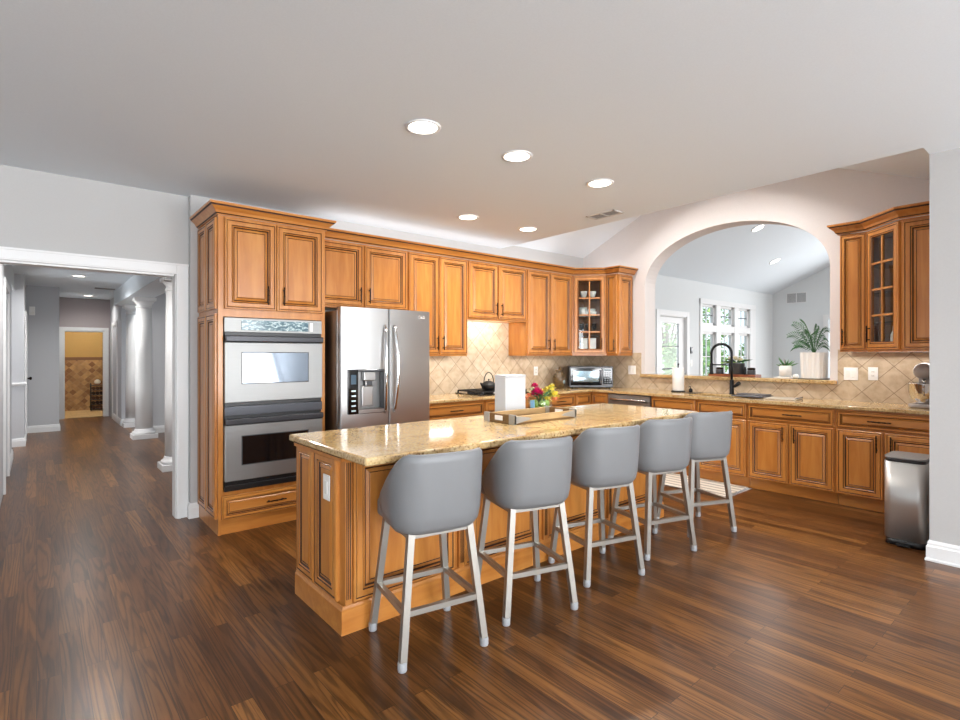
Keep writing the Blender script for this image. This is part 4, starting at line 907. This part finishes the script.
# vase of flowers
t = thing('flower_vase', 'glass vase of pink and yellow flowers on the island', 'vase', (3.055, 2.88, .9145))
gm = MB(); gm.lathe([(1e-5, 0), (.088, 0), (.095, .01), (.095, .105), (.09, .115), (.086, .115), (.090, .105), (.090, .012), (1e-5, .008)], (0, 0, 0), GLASS, 32); gm.build('vase_body', t)
rnd = random.Random(3); GRN = plain('green_apple_pebble', (150, 182, 92), .35)
k = 0
for z in (.036, .074):
    for i in range(7):
        a = i * 2 * PI / 7 + z * 20; MB().ball((.058 * math.cos(a), .058 * math.sin(a), z), .024, GRN).build('green_ball', t)
    MB().ball((0, 0, z), .024, GRN).build('green_ball', t)
MB().prism_axis([(-.035, .02), (.005, .012), (.01, .098), (-.03, .105)], 'x', -.101, -.0955, plain('blue_label', (120, 170, 205), .4)).build('blue_tag', t)
def flower(c, r, mats, npet, layers, tilt):
    # petals spread over a ball, tipped outwards, larger ones on the outside
    m = MB(); c = Vector(c); N = npet * layers
    for i in range(N):
        zz = 1 - 1.45 * (i + .5) / N; a = i * 2.39996; h = math.sqrt(max(0, 1 - zz * zz)); d = Vector((h * math.cos(a), h * math.sin(a), zz)).normalized()
        s_ = d.cross(Vector((.3, .2, 1))).normalized(); u_ = s_.cross(d); L = r * (.75 + .25 * (1 - zz) / 2); w_ = L * .34
        o_ = c + d * L * .15; p1 = c + d * L * .62 + u_ * L * .10; tip = c + d * L + u_ * L * .28
        mm = mats[i % len(mats)]; m.poly([o_, p1 + s_ * w_, tip], mm); m.poly([o_, tip, p1 - s_ * w_], mm)
    m.ball(tuple(c), r * .22, mats[-1], n=8); return m
PINK = [plain('magenta_petal', (206, 28, 104), .5), plain('magenta_petal_dark', (170, 18, 80), .5)]; YEL = [plain('yellow_petal', (226, 204, 70), .5), plain('lime_petal', (206, 206, 96), .5)]; ORG = [plain('peach_petal', (226, 130, 90), .5)]
flower((-.055, -.02, .150), .070, PINK, 10, 4, 0).build('pink_flower', t); flower((-.03, .03, .205), .042, PINK, 8, 3, 0).build('pink_flower', t)
for i in range(13):
    a = rnd.uniform(-1.4, 1.3); rr = rnd.uniform(.03, .11); flower((.03 + rr * .7 * math.cos(a), rr * math.sin(a) - .045, rnd.uniform(.09, .20)), rnd.uniform(.034, .050), YEL, 6, 2, 0).build('yellow_flower', t)
for p in ((-.105, .02, .135), (-.10, .05, .11), (.10, -.07, .10)): flower(p, .032, ORG, 6, 2, 0).build('peach_flower', t)
m = MB()
for i in range(16): a = rnd.random() * 6.28; m.tube([(.05 * math.cos(a * 2), .05 * math.sin(a * 2), .03), (.03 * math.cos(a), .03 * math.sin(a), .12), (.09 * math.cos(a), .09 * math.sin(a), rnd.uniform(.15, .2))], .003, LEAF, 6)
for i in range(22):
    a = rnd.random() * 6.28; d = Vector((math.cos(a), math.sin(a), rnd.uniform(-.1, .7))).normalized(); s_ = Vector((-math.sin(a), math.cos(a), 0)); o_ = Vector((0, 0, .12)); L = rnd.uniform(.08, .13)
    m.poly([o_ + d * .03, o_ + d * L * .6 + s_ * .018, o_ + d * L, o_ + d * L * .6 - s_ * .018], LEAFL if i % 2 else LEAF)
m.build('leaves', t, recalc=False)

# ------------------------------------------------------------------ back counter
Z0 = .9145
t = thing('gas_cooktop', 'black gas cooktop set into the back counter', 'cooktop', (3.72, 4.40, Z0)); MB().box(0, 0, 0, .76, .46, .012, BLACKG, .004).build('glass_top', t)
for i, x0 in enumerate((.02, .265, .51)):
    m = MB()
    for yy in (.03, .23, .43): m.box(x0, yy - .006, .030, x0 + .23, yy + .006, .046, IRON, .003)
    for xx in (x0 + .006, x0 + .115, x0 + .224): m.box(xx - .006, .03, .030, xx + .006, .43, .046, IRON, .003)
    for xx in (x0 + .006, x0 + .224):
        for yy in (.03, .43): m.box(xx - .007, yy - .007, .012, xx + .007, yy + .007, .036, IRON)
    m.build('grate', t)
for x0, y0 in ((.135, .13), (.135, .33), (.38, .23), (.625, .13), (.625, .33)): MB().lathe([(.045, .012), (.045, .02), (.03, .022), (.03, .028), (1e-5, .029)], (x0, y0, 0), IRON, 20).build('burner', t)
for i in range(5): MB().lathe([(.018, .012), (.018, .03), (1e-5, .031)], (.22 + i * .08, -.0 + .012, 0), STEEL, 14).build('knob', t)
t = thing('teapot', 'black cast iron teapot with arched handle on the cooktop', 'teapot', (3.955, 4.53, Z0 + .0465), math.radians(180))
MB().lathe([(1e-5, 0), (.055, 0), (.060, .006), (.082, .03), (.089, .055), (.080, .078), (.055, .092), (.045, .094)], (0, 0, 0), IRON, 28).build('pot', t)
l = MB().lathe([(.05, .091), (.045, .098), (.02, .106), (1e-5, .107)], (0, 0, 0), IRON, 24).build('lid', t); MB().lathe([(.006, .104), (.006, .113), (.011, .118), (.009, .127), (1e-5, .129)], (0, 0, 0), IRON, 12).build('knob', l)
MB().tube([(.075, 0, .045), (.105, 0, .062), (.122, 0, .088)], [.016, .012, .008], IRON, 10).build('spout', t)
MB().tube([(.072 * math.cos(a), 0, .088 + .115 * math.sin(a)) for a in [PI * i / 16 for i in range(17)]], .0055, IRON, 8).build('handle', t)
# urn
t = thing('ceramic_urn', 'small brown glazed urn beside the microwave', 'urn', (5.335, 4.68, Z0)); UR = wood('urn_glaze', (44, 36, 22), (82, 62, 32), (104, 80, 42), (6, 6, 14), .3, .4)
MB().lathe([(1e-5, 0), (.05, 0), (.058, .006), (.068, .03), (.086, .09), (.090, .135), (.076, .175), (.050, .20), (.046, .215), (.05, .225), (.04, .228), (1e-5, .22)], (0, 0, 0), UR, 28).build('body', t)
MB().lathe([(.052, .2285), (.055, .236), (.048, .25), (.03, .262), (.010, .268), (.014, .278), (1e-5, .285)], (0, 0, 0), UR, 24).build('lid', t)
for a in (0, PI): MB().tube([(.062 * math.cos(a), 0, .195), (.098 * math.cos(a), 0, .192), (.104 * math.cos(a), 0, .165), (.084 * math.cos(a), 0, .145)], .008, UR, 8).build('handle', t)
MB().ball((0, -.086, .09), .026, plain('urn_blue_motif', (120, 140, 146), .4), sy=.25).build('painted_motif', t)
# microwave
t = thing('microwave', 'steel and black microwave oven in the counter corner', 'microwave', (5.475, 4.62, Z0), -PI / 4); w = .575; dp_ = .32; hh = .292
MB().box(0, .02, .012, w, dp_, hh, BLACK, .006).build('body', t)
for x0 in (.04, w - .04):
    for y0 in (.05, dp_ - .04): MB().lathe([(.012, 0), (.012, .013)], (x0, y0, 0), BLACK, 10).build('foot', t)
MB().box(0, 0, .012, w, .02, hh, plain('microwave_steel', (84, 84, 86), .35, .6), .004).build('front_frame', t)
d = MB().box(.012, -.006, .040, .425, .002, hh - .022, BLACKG, .005).build('door', t); MB().box(.05, -.0075, .085, .385, -.0055, hh - .06, plain('microwave_window', (150, 170, 180), .06, .75), .001).build('window', d)
MB().box(.398, -.024, .06, .416, -.006, hh - .045, plain('microwave_handle', (70, 70, 74), .3, .6), .006).build('handle', d)
c = MB().box(.445, -.004, .055, .562, .002, hh - .022, BLACKG, .003).build('control_panel', t); mm = MB()
for i in range(6):
    for k in range(3): mm.box(.460 + k * .032, -.0058, .07 + i * .026, .482 + k * .032, -.0035, .084 + i * .026, plain('key_grey', (120, 126, 132), .4) if (i, k) == (0, 0) else mm.mats[0])
mm.build('keypad', c); MB().box(.458, -.0058, hh - .062, .55, -.0035, hh - .036, plain('microwave_clock', (60, 80, 88), .2)).build('display', c)
# paper towel holder
t = thing('paper_towel_holder', 'paper towel roll on an upright stand left of the faucet', 'paper towel', (5.97, 3.33, Z0)); MB().lathe([(.085, 0), (.085, .008), (.07, .014), (1e-5, .014)], (0, 0, 0), MATBLK, 28).build('base', t)
MB().tube([(0, 0, .01), (0, 0, .325)], .006, MATBLK, 10).ball((0, 0, .335), .013, MATBLK, n=10).build('rod', t); MB().lathe([(.02, .016), (.066, .016), (.068, .02), (.068, .29), (.066, .294), (.02, .294)], (0, 0, 0), plain('towel_paper', (236, 236, 234), .85, bump=.1), 36).build('paper_roll', t)
tag(MB().box(5.86, 3.045, Z0, 5.99, 3.21, Z0 + .006, plain('dark_tray', (80, 70, 58), .4), .002).build('soap_tray'), 'small dark tray on the counter beside the paper towel', 'tray')
t = thing('soap_dispenser', 'dark soap pump on the small tray beside the paper towel', 'soap dispenser', (5.93, 3.15, Z0 + .0065))
MB().lathe([(1e-5, 0), (.022, 0), (.022, .034), (.012, .044), (.008, .046)], (0, 0, 0), MATBLK, 16).build('bottle', t); MB().tube([(0, 0, .044), (0, 0, .069), (-.03, 0, .072), (-.045, 0, .062)], .005, MATBLK, 8).build('pump', t)
# sink and faucet
t = thing('sink', 'undermount sink basin in the arch wall counter', 'sink', (SX0, SY0, 0)); a, b = SX1 - SX0, SY1 - SY0; m = MB()
m.box(-.012, -.012, .70, a + .012, b + .012, .71, STEEL); m.box(-.012, -.012, .70, 0, b + .012, .882, STEEL); m.box(a, -.012, .70, a + .012, b + .012, .882, STEEL); m.box(0, -.012, .70, a, 0, .882, STEEL); m.box(0, b, .70, a, b + .012, .882, STEEL)
m.build('basin', t); MB().lathe([(.045, .711), (.045, .714), (.02, .713), (1e-5, .7115)], (a / 2, b / 2, 0), CHROME, 20).build('drain', t)
t = thing('faucet', 'matte black spring faucet with tall arch over the sink', 'faucet', (6.055, 2.725, Z0), 0)
MB().lathe([(.030, 0), (.030, .006), (.024, .012), (.022, .16), (.020, .165), (1e-5, .166)], (0, 0, 0), MATBLK, 24).build('body', t)
# arch in the wall direction (+y), as the photo shows it nearly face-on
yy = .225; Rr = yy / 2; P = [(0, 0, .16), (0, 0, .30), (0, 0, .47)] + [(0 - .02 * math.sin(PI * i / 2 / 14), Rr - Rr * math.cos(PI * i / 14), .47 + .105 * math.sin(PI * i / 14)) for i in range(1, 15)] + [(-.02, yy, .36)]
m = MB(); m.tube(P, .0135, MATBLK, 12); m.build('spout_arch', t)
hp = []
for i in range(26 * 8 + 1):
    u = i / (26 * 8) * (len(P) - 4) + 2.2; j = min(int(u), len(P) - 2); f_ = u - j; c = Vector(P[j]).lerp(Vector(P[j + 1]), f_); d = (Vector(P[j + 1]) - Vector(P[j])).normalized()
    e1 = Vector((1, 0, 0)); e1 = (e1 - d * e1.dot(d)).normalized(); e2 = d.cross(e1); hp.append(c + e1 * (.0155 * math.cos(i * PI / 4)) + e2 * (.0155 * math.sin(i * PI / 4)))
sp = MB().tube(hp, .0022, MATBLK, 5)
sp.build('spring', t)
MB().lathe([(.012, .36), (.018, .35), (.018, .26), (.023, .245), (.023, .225), (1e-5, .222)], (-.02, yy, 0), MATBLK, 16).build('spray_head', t)
MB().tube([(0, 0, .335), (-.02, yy, .335)], .008, MATBLK, 8).build('docking_arm', t)
MB().tube([(0, 0, .085), (-.01, -.045, .10), (-.02, -.095, .135)], [.016, .017, .021], MATBLK, 12).build('lever', t)
# drying mats
t = thing('drying_mat', 'dark folded drying mat beside the faucet', 'mat', (5.78, 2.28, Z0)); MAT1 = plain('grey_mat', (92, 90, 92), .8, bump=.2)
MB().box(0, 0, 0, .28, .33, .014, MAT1, .005).build('lower_fold', t); MB().box(.10, .02, .0145, .278, .32, .028, plain('grey_mat_light', (112, 108, 108), .8), .005).build('upper_fold', t)
t = thing('cutting_board', 'thin grey board lying on the counter right of the drying mat', 'board', (5.72, 1.95, Z0), math.radians(6)); MB().box(0, 0, 0, .30, .29, .009, plain('pale_board', (184, 174, 158), .5), .003).build('board', t); MB().tube([(.02, .01, .014), (.05, -.005, .02), (.25, -.005, .02), (.29, .01, .014)], .005, MAT1, 8).build('handle', t)
# stand mixer
t = thing('stand_mixer', 'taupe stand mixer with steel bowl at the counter end', 'mixer', (5.885, .985, Z0), PI / 2); TAU = plain('taupe_enamel', (164, 156, 152), .28, 0, .5, coat=.5)
m = MB(); m.prism([(-.09 + .02, -.115), (.09 - .02, -.115), (.10, -.09), (.10, .13), (.07, .16), (-.07, .16), (-.10, .13), (-.10, -.09)], 0, .035, TAU, .012, 3); m.build('base', t)
m = MB(); m.prism([(-.055, -.11), (.055, -.11), (.06, -.03), (-.06, -.03)], .03, .26, TAU, .015, 3); m.build('column', t)
m = MB(); n = 14; 
m.lathe([(1e-5, -.15), (.04, -.147), (.065, -.12), (.073, -.04), (.072, .06), (.066, .13), (.05, .165), (1e-5, .172)], (0, 0, .315), TAU, 24, axis='y'); m.build('head', t)
m = MB(); m.lathe([(.06, .036), (.05, .05), (.085, .075), (.108, .13), (.112, .205), (.114, .21), (.110, .212), (.106, .205), (.10, .13), (.07, .08), (1e-5, .07)], (0, .07, 0), CHROME, 32); b = m.build('bowl', t)
MB().tube([(-.02, .178, .18), (-.02, .215, .185), (-.02, .22, .14), (-.02, .18, .115)], .006, CHROME, 8).build('bowl_handle', b)
MB().lathe([(.012, .19), (.012, .25)], (0, .07, 0), CHROME, 12).build('beater_shaft', t); MB().lathe([(.014, -.008), (.014, .008)], (-.076, .02, .31), BLACK, 12, axis='x').build('speed_knob', t)
# ------------------------------------------------------------------ sill of the arch
ZS = 1.1105
t = thing('wooden_tray', 'reddish wooden tray on the arch ledge behind the faucet', 'tray', (6.285, 2.80, ZS)); RW = wood('red_wood', (120, 62, 34), (146, 80, 46), (164, 96, 58), (9, 2, 9), .4)
MB().box(-.09, -.27, 0, .09, .27, .010, RW, .003).build('bottom', t)
for q in ((-.09, -.27, -.08, .27), (.08, -.27, .09, .27), (-.08, -.27, .08, -.26), (-.08, .26, .08, .27)): MB().box(q[0], q[1], .010, q[2], q[3], .028, RW, .003).build('side', t)
t = thing('flower_pot', 'dark metal pot of white flowers on the ledge tray', 'flower pot', (6.285, 2.77, ZS + .0105)); MB().lathe([(1e-5, 0), (.075, 0), (.082, .01), (.088, .14), (.091, .145), (.086, .147), (.08, .14), (.075, .02), (1e-5, .015)], (0, 0, 0), plain('zinc', (84, 86, 90), .4, .5), 28).build('pot', t)
MB().lathe([(1e-5, .12), (.079, .12), (.079, .124), (1e-5, .126)], (0, 0, 0), BARK, 20).build('soil', t)
CRM = [plain('cream_petal', (246, 240, 222), .5), plain('cream_petal_warm', (238, 226, 196), .5)]
for i in range(9): a = rnd.random() * 6.28; rr = rnd.uniform(0, .09); flower((rr * math.cos(a) * .7, rr * math.sin(a), rnd.uniform(.165, .215)), .038, CRM, 7, 2, 0).build('white_flower', t)
m = MB()
for i in range(16):
    a = rnd.random() * 6.28; d = Vector((math.cos(a) * .6, math.sin(a), rnd.uniform(0, .35))).normalized(); s_ = Vector((-math.sin(a), math.cos(a), 0)); o_ = Vector((0, 0, .15)); L = rnd.uniform(.12, .20); m.poly([o_, o_ + d * L * .6 + s_ * .02, o_ + d * L + Vector((0, 0, -.02)), o_ + d * L * .6 - s_ * .02], LEAFD if i % 2 else LEAFL)
for i in range(8): a = i * .8; m.tube([(.02 * math.cos(a), .02 * math.sin(a), .12), (.05 * math.cos(a), .05 * math.sin(a), .19)], .003, LEAF, 6)
m.build('leaves', t, recalc=False)
for y_, lb in ((2.965, 'small dark jar on the ledge tray, left of the flower pot'), (2.60, 'small dark jar on the ledge tray, right of the flower pot')):
    t = thing('candle_jar', lb, 'jar', (6.275, y_, ZS + .0105), 0, 'dark jars on the ledge tray'); MB().lathe([(1e-5, 0), (.040, 0), (.045, .008), (.045, .06), (.040, .07)], (0, 0, 0), DKGREY, 20).build('jar_body', t); MB().lathe([(.041, .0705), (.043, .074), (.043, .09), (.03, .096), (1e-5, .097)], (0, 0, 0), BRONZE, 20).build('lid', t)
tag(MB().lathe([(1e-5, 0), (.016, 0), (.017, .004), (.017, .075), (.010, .085), (.010, .1), (1e-5, .101)], (6.27, 2.668, ZS + .0105), MATBLK, 14).build('slim_bottle'), 'slim dark bottle between flower pot and jar on the ledge tray', 'bottle')
def planter(label, y, w_, h_, ribs, z=ZS):
    t = thing('planter', label, 'planter', (6.285, y, z)); PW = plain('matte_white_planter', (236, 234, 230), .6)
    m = MB(); n = 4; hw = w_ / 2; tp_ = hw; bt_ = hw * .92
    if ribs:
        N = 64; prof = []
        def ring(s, zz): return [(s * max(-1, min(1, 1.25 * math.cos(2 * PI * i / N))) * (1 + (.045 if (i // 2) % 2 else 0)), s * max(-1, min(1, 1.25 * math.sin(2 * PI * i / N))) * (1 + (.045 if (i // 2) % 2 else 0)), zz) for i in range(N)]
        rs = [[m.bm.verts.new(p) for p in ring(s * .985, zz)] for s, zz in ((bt_, 0), (tp_, h_), (tp_ - .014, h_), (tp_ - .016, h_ - .03))]
        for a_, b_ in zip(rs, rs[1:]):
            for i in range(N): m.face([a_[i], a_[(i + 1) % N], b_[(i + 1) % N], b_[i]], PW)
        m.face(rs[0][::-1], PW); m.face(rs[-1], BARK)
    else: m.lathe([(1e-5, 0), (bt_, 0), (tp_, h_), (tp_ - .012, h_), (tp_ - .014, h_ - .02), (1e-5, h_ - .02)], (0, 0, 0), PW, 32, mat_fn=lambda i: BARK if i == 4 else PW)
    m.build('pot', t); return t
t = planter('small white planter with a spiky green succulent on the ledge', 2.245, .125, .125, False, ZS + .0125); SUC = plain('succulent_green', (78, 128, 64), .45)
for i in range(16):
    a = i * 2.4; el = .25 + .9 * (i / 16); L = .075 + .03 * (i % 3); d = Vector((math.cos(a) * math.cos(el), math.sin(a) * math.cos(el), math.sin(el))); s_ = Vector((-math.sin(a), math.cos(a), 0)); o_ = Vector((0, 0, .105)); m = MB()
    m.tube([o_, o_ + d * L * .4, o_ + d * L * .8, o_ + d * L], [.007, .010, .005, .001], SUC if i % 3 else LEAFD, 6); m.build('leaf', t)
MB().tube([(0, 0, .12), (.005, .01, .17), (0, .015, .20)], [.003, .004, .002], plain('dry_flower', (170, 140, 140), .7), 6).build('flower_stalk', t)
tag(Box(6.205, 2.165, ZS, 6.365, 2.335, ZS + .0115, WHITE, bev=.003).build('saucer'), 'square white saucer under the small planter on the ledge', 'saucer')
tag(MB().lathe([(1e-5, 0), (.02, 0), (.03, .015), (.026, .04), (1e-5, .05)], (6.25, 2.13, ZS), CERAM, 16).build('ornament'), 'tiny white ornament between the two ledge planters', 'ornament')
t = planter('large ribbed white planter with a palm on the ledge', 1.965, .215, .27, True, ZS + .0105)
rnd = random.Random(11)
FR = [(.20, .02, .56, .585), (.235, -.03, .52, .455), (.225, .05, .43, .315), (.10, -.06, .55, .60), (.12, .08, .45, .50), (-.12, .03, .56, .50), (-.13, -.04, .50, .40), (-.125, .05, .42, .30), (.03, -.10, .50, .46), (.02, .12, .52, .50), (-.05, -.08, .50, .55), (.15, -.10, .40, .36)]
for i, (dy, dx, zc, zt) in enumerate(FR):
    m = MB(); A, B, C_ = Vector((0, 0, .25)), Vector((dx * .35, dy * .45, zc)), Vector((dx, dy, zt)); K = 13
    pts = [A * (1 - u) ** 2 + B * 2 * u * (1 - u) + C_ * u * u for u in [k / K for k in range(K + 1)]]
    m.tube([tuple(p) for p in pts], [.0036 - .0002 * k for k in range(K + 1)], LEAF, 6)
    for k in range(3, K + 1):
        d = (pts[k] - pts[k - 1]).normalized(); sd = d.cross(Vector((0, 0, 1))).normalized()
        for sg in (-1, 1):
            l_ = (.062 if dy < 0 else .088) * (1 - .5 * abs(k - 7) / 6); v = (d * .62 + sd * sg * .5 + Vector((0, 0, sg * .62 - .12))).normalized(); nn = v.cross(Vector((1, .3, 0))).normalized() * .0048; c = pts[k]
            m.poly([c, c + v * l_ * .45 + nn, c + v * l_, c + v * l_ * .45 - nn], LEAFD if (k + i) % 3 == 0 else LEAF)
    m.build('frond', t, recalc=False)
tag(Box(6.16, 1.85, ZS, 6.41, 2.08, ZS + .0095, plain('dark_saucer', (120, 112, 96), .5), bev=.003).build('saucer'), 'dark flat saucer under the ribbed planter on the ledge', 'saucer')

# ------------------------------------------------------------------ dishes behind glass
def bowl(label, x, y, z, r, h, mat=CERAM, name='bowl', cat='bowl', grp='white dishes in the left corner cabinet'):
    return tag(MB().lathe([(1e-5, 0), (r * .5, 0), (r * .55, .006), (r * .9, h * .6), (r, h), (r - .004, h), (r * .86, h * .6), (r * .5, .012), (1e-5, .01)], (x, y, z), mat, 20).build(name), label, cat, grp)
def q(u, v):      # a spot inside the left corner cabinet: u along the glass, v behind it
    d = Vector((.7071, -.7071)); n = Vector((.7071, .7071)); c = Vector((5.661, 4.437)) + d * u + n * v; return c.x, c.y
for u, lb in ((-.06, 'left'), (.06, 'right')):
    x, y = q(u, .12); bowl('white cup on the top shelf of the left glass cabinet, %s' % lb, x, y, 2.1405, .05, .085, name='cup', cat='cup')
    x, y = q(u, .10); bowl('white bowl on the second shelf of the left glass cabinet, %s' % lb, x, y, 1.8855, .055, .06)
for u, h_, lb in ((-.055, .13, 'left'), (.06, .11, 'right')):
    x, y = q(u, .235); m = MB()
    tag(MB().lathe([(1e-5, 0), (.05, 0), (.054, .01), (.054, h_), (.05, h_), (.05, .012), (1e-5, .012)], (x, y, 1.8855), CERAM, 20).build('canister'), 'white canister behind the bowl in the left glass cabinet, %s' % lb, 'canister', 'white canisters in the left corner cabinet')
for u, lb in ((-.085, 'left'), (0, 'middle'), (.085, 'right')):
    x, y = q(u, .14); t = thing('stem_glass', 'clear stem glass on the third shelf of the left glass cabinet, %s' % lb, 'glass', (x, y, 1.6205), 0, 'stem glasses in the left corner cabinet')
    MB().lathe([(1e-5, 0), (.03, 0), (.03, .003), (.004, .008), (.004, .07), (1e-5, .071)], (0, 0, 0), GLASSSH, 16).build('stem', t); MB().lathe([(.004, .071), (.025, .085), (.034, .12), (.03, .17), (.028, .17), (.03, .12), (1e-5, .08)], (0, 0, 0), GLASSSH, 16).build('bowl', t)
for u, lb in ((-.055, 'left'), (.058, 'right')):
    x, y = q(u, .12); t = thing('white_pitcher', 'white square canister on the bottom of the left glass cabinet, %s' % lb, 'canister', (x, y, 1.3825), -PI / 4, 'white square canisters in the left corner cabinet')
    MB().box(-.045, -.045, 0, .045, .045, .19, CERAM, .008).build('body', t); MB().box(-.047, -.047, .19, .047, .047, .205, CERAM, .004).build('lid', t)
def q2(u, v):
    d = Vector((-.7, -.714)); n = Vector((.714, -.7)); c = Vector((5.668, 1.23)) + d * u + n * v; return c.x, c.y
x, y = q2(.06, .12); bowl('white cup on the second shelf of the cabinet above the mixer', x, y, 1.9255, .05, .075, name='cup', cat='cup', grp=None)
x, y = q2(.05, .14); bowl('white bowl on the third shelf of the cabinet above the mixer', x, y, 1.6605, .055, .04, grp=None)
x, y = q2(-.05, .12); tag(MB().lathe([(1e-5, 0), (.03, 0), (.032, .01), (.032, .12), (.014, .16), (.014, .20), (1e-5, .201)], (x, y, 1.4255), CERAM, 18).build('bottle'), 'white bottle at the bottom of the cabinet above the mixer', 'bottle')
x, y = q2(.05, .13); t = thing('tiered_stand', 'dark tiered ornament on the top shelf of the cabinet above the mixer', 'ornament', (x, y, 2.1905)); MB().lathe([(.05, 0), (.05, .006), (.006, .01), (.006, .05), (.036, .054), (.036, .06), (.005, .064), (.005, .11), (.02, .115), (1e-5, .15)], (0, 0, 0), IRON, 18).build('body', t)

# ------------------------------------------------------------------ floor things
t = thing('trash_can', 'brushed steel step trash can at the end of the counter', 'trash can', (4.73, .795, 0), 0); bw, bl, bh = .27, .24, .60
def rr_(x0, y0, x1, y1, r, n=8):
    P = []
    for cx, cy, a0 in ((x1 - r, y0 + r, -PI / 2), (x1 - r, y1 - r, 0), (x0 + r, y1 - r, PI / 2), (x0 + r, y0 + r, PI)):
        for i in range(n + 1): a = a0 + PI / 2 * i / n; P.append((cx + r * math.cos(a), cy + r * math.sin(a)))
    return P
def smooth_sides(o):
    for p in o.data.polygons: p.use_smooth = abs(p.normal.z) < .3 and len(p.vertices) == 4
    return o
def bow(x0, y0, x1, y1, k):       # rounded rectangle whose -x face bows outwards
    P = rr_(x0, y0, x1, y1, .045); ym = (y0 + y1) / 2; hw = (y1 - y0) / 2
    return [(x - (k * (1 - ((y - ym) / hw) ** 2) if x < (x0 + x1) / 2 else 0), y) for x, y in P]
P = rr_(0, 0, .30, bl, .05); 
smooth_sides(MB().prism([(x + .003, y + .003) for x, y in rr_(-.003, -.003, .297, bl - .009, .05)], 0, .045, BLACK).build('base', t))
BINST = steel_mat('bin_steel', (190, 188, 185), .36, (260, 260, 3), .8)
smooth_sides(MB().prism(P, .045, bh, BINST).build('body', t))
smooth_sides(MB().prism(rr_(.002, .002, .298, bl - .002, .05), bh, bh + .022, BLACK).build('rim', t))
smooth_sides(MB().prism(P, bh + .022, bh + .036, STEELH).build('lid', t)); MB().box(-.035, .08, .008, .01, .16, .022, BLACK, .004).build('pedal', t)
def rug_mat():
    m, nt, p = new('rug_weave'); L = nt.links.new; tc = node(nt, 'ShaderNodeTexCoord'); mp = node(nt, 'ShaderNodeMapping'); mp.inputs['Rotation'].default_value = (0, 0, 0); L(tc.outputs['Object'], mp.inputs['Vector'])
    wv = node(nt, 'ShaderNodeTexWave', wave_type='BANDS', bands_direction='X'); wv.inputs['Scale'].default_value = 3.2; wv.inputs['Distortion'].default_value = .3; L(mp.outputs[0], wv.inputs['Vector'])
    r = ramp(nt, [(0.0, (120, 114, 108)), (.07, (134, 126, 118)), (.15, (200, 192, 178)), (1, (206, 198, 184))]); L(wv.outputs['Fac'], r.inputs[0]); L(r.outputs[0], p.inputs['Base Color']); p.inputs['Roughness'].default_value = .95; return m
t = thing('rug', 'cream striped runner rug on the floor before the sink', 'rug', (5.02, 2.345, 0)); MB().box(0, 0, 0.0005, .57, .95, .009, rug_mat(), .003).build('pile', t)
m = MB()
for i in range(28): x0 = .01 + i * .0198; m.tube([(x0, 0, .004), (x0 + .004, -.02, .003), (x0, -.04, .002)], .002, PAPER, 4); m.tube([(x0, .95, .004), (x0, .99, .002)], .002, PAPER, 4)
m.build('fringe', t)
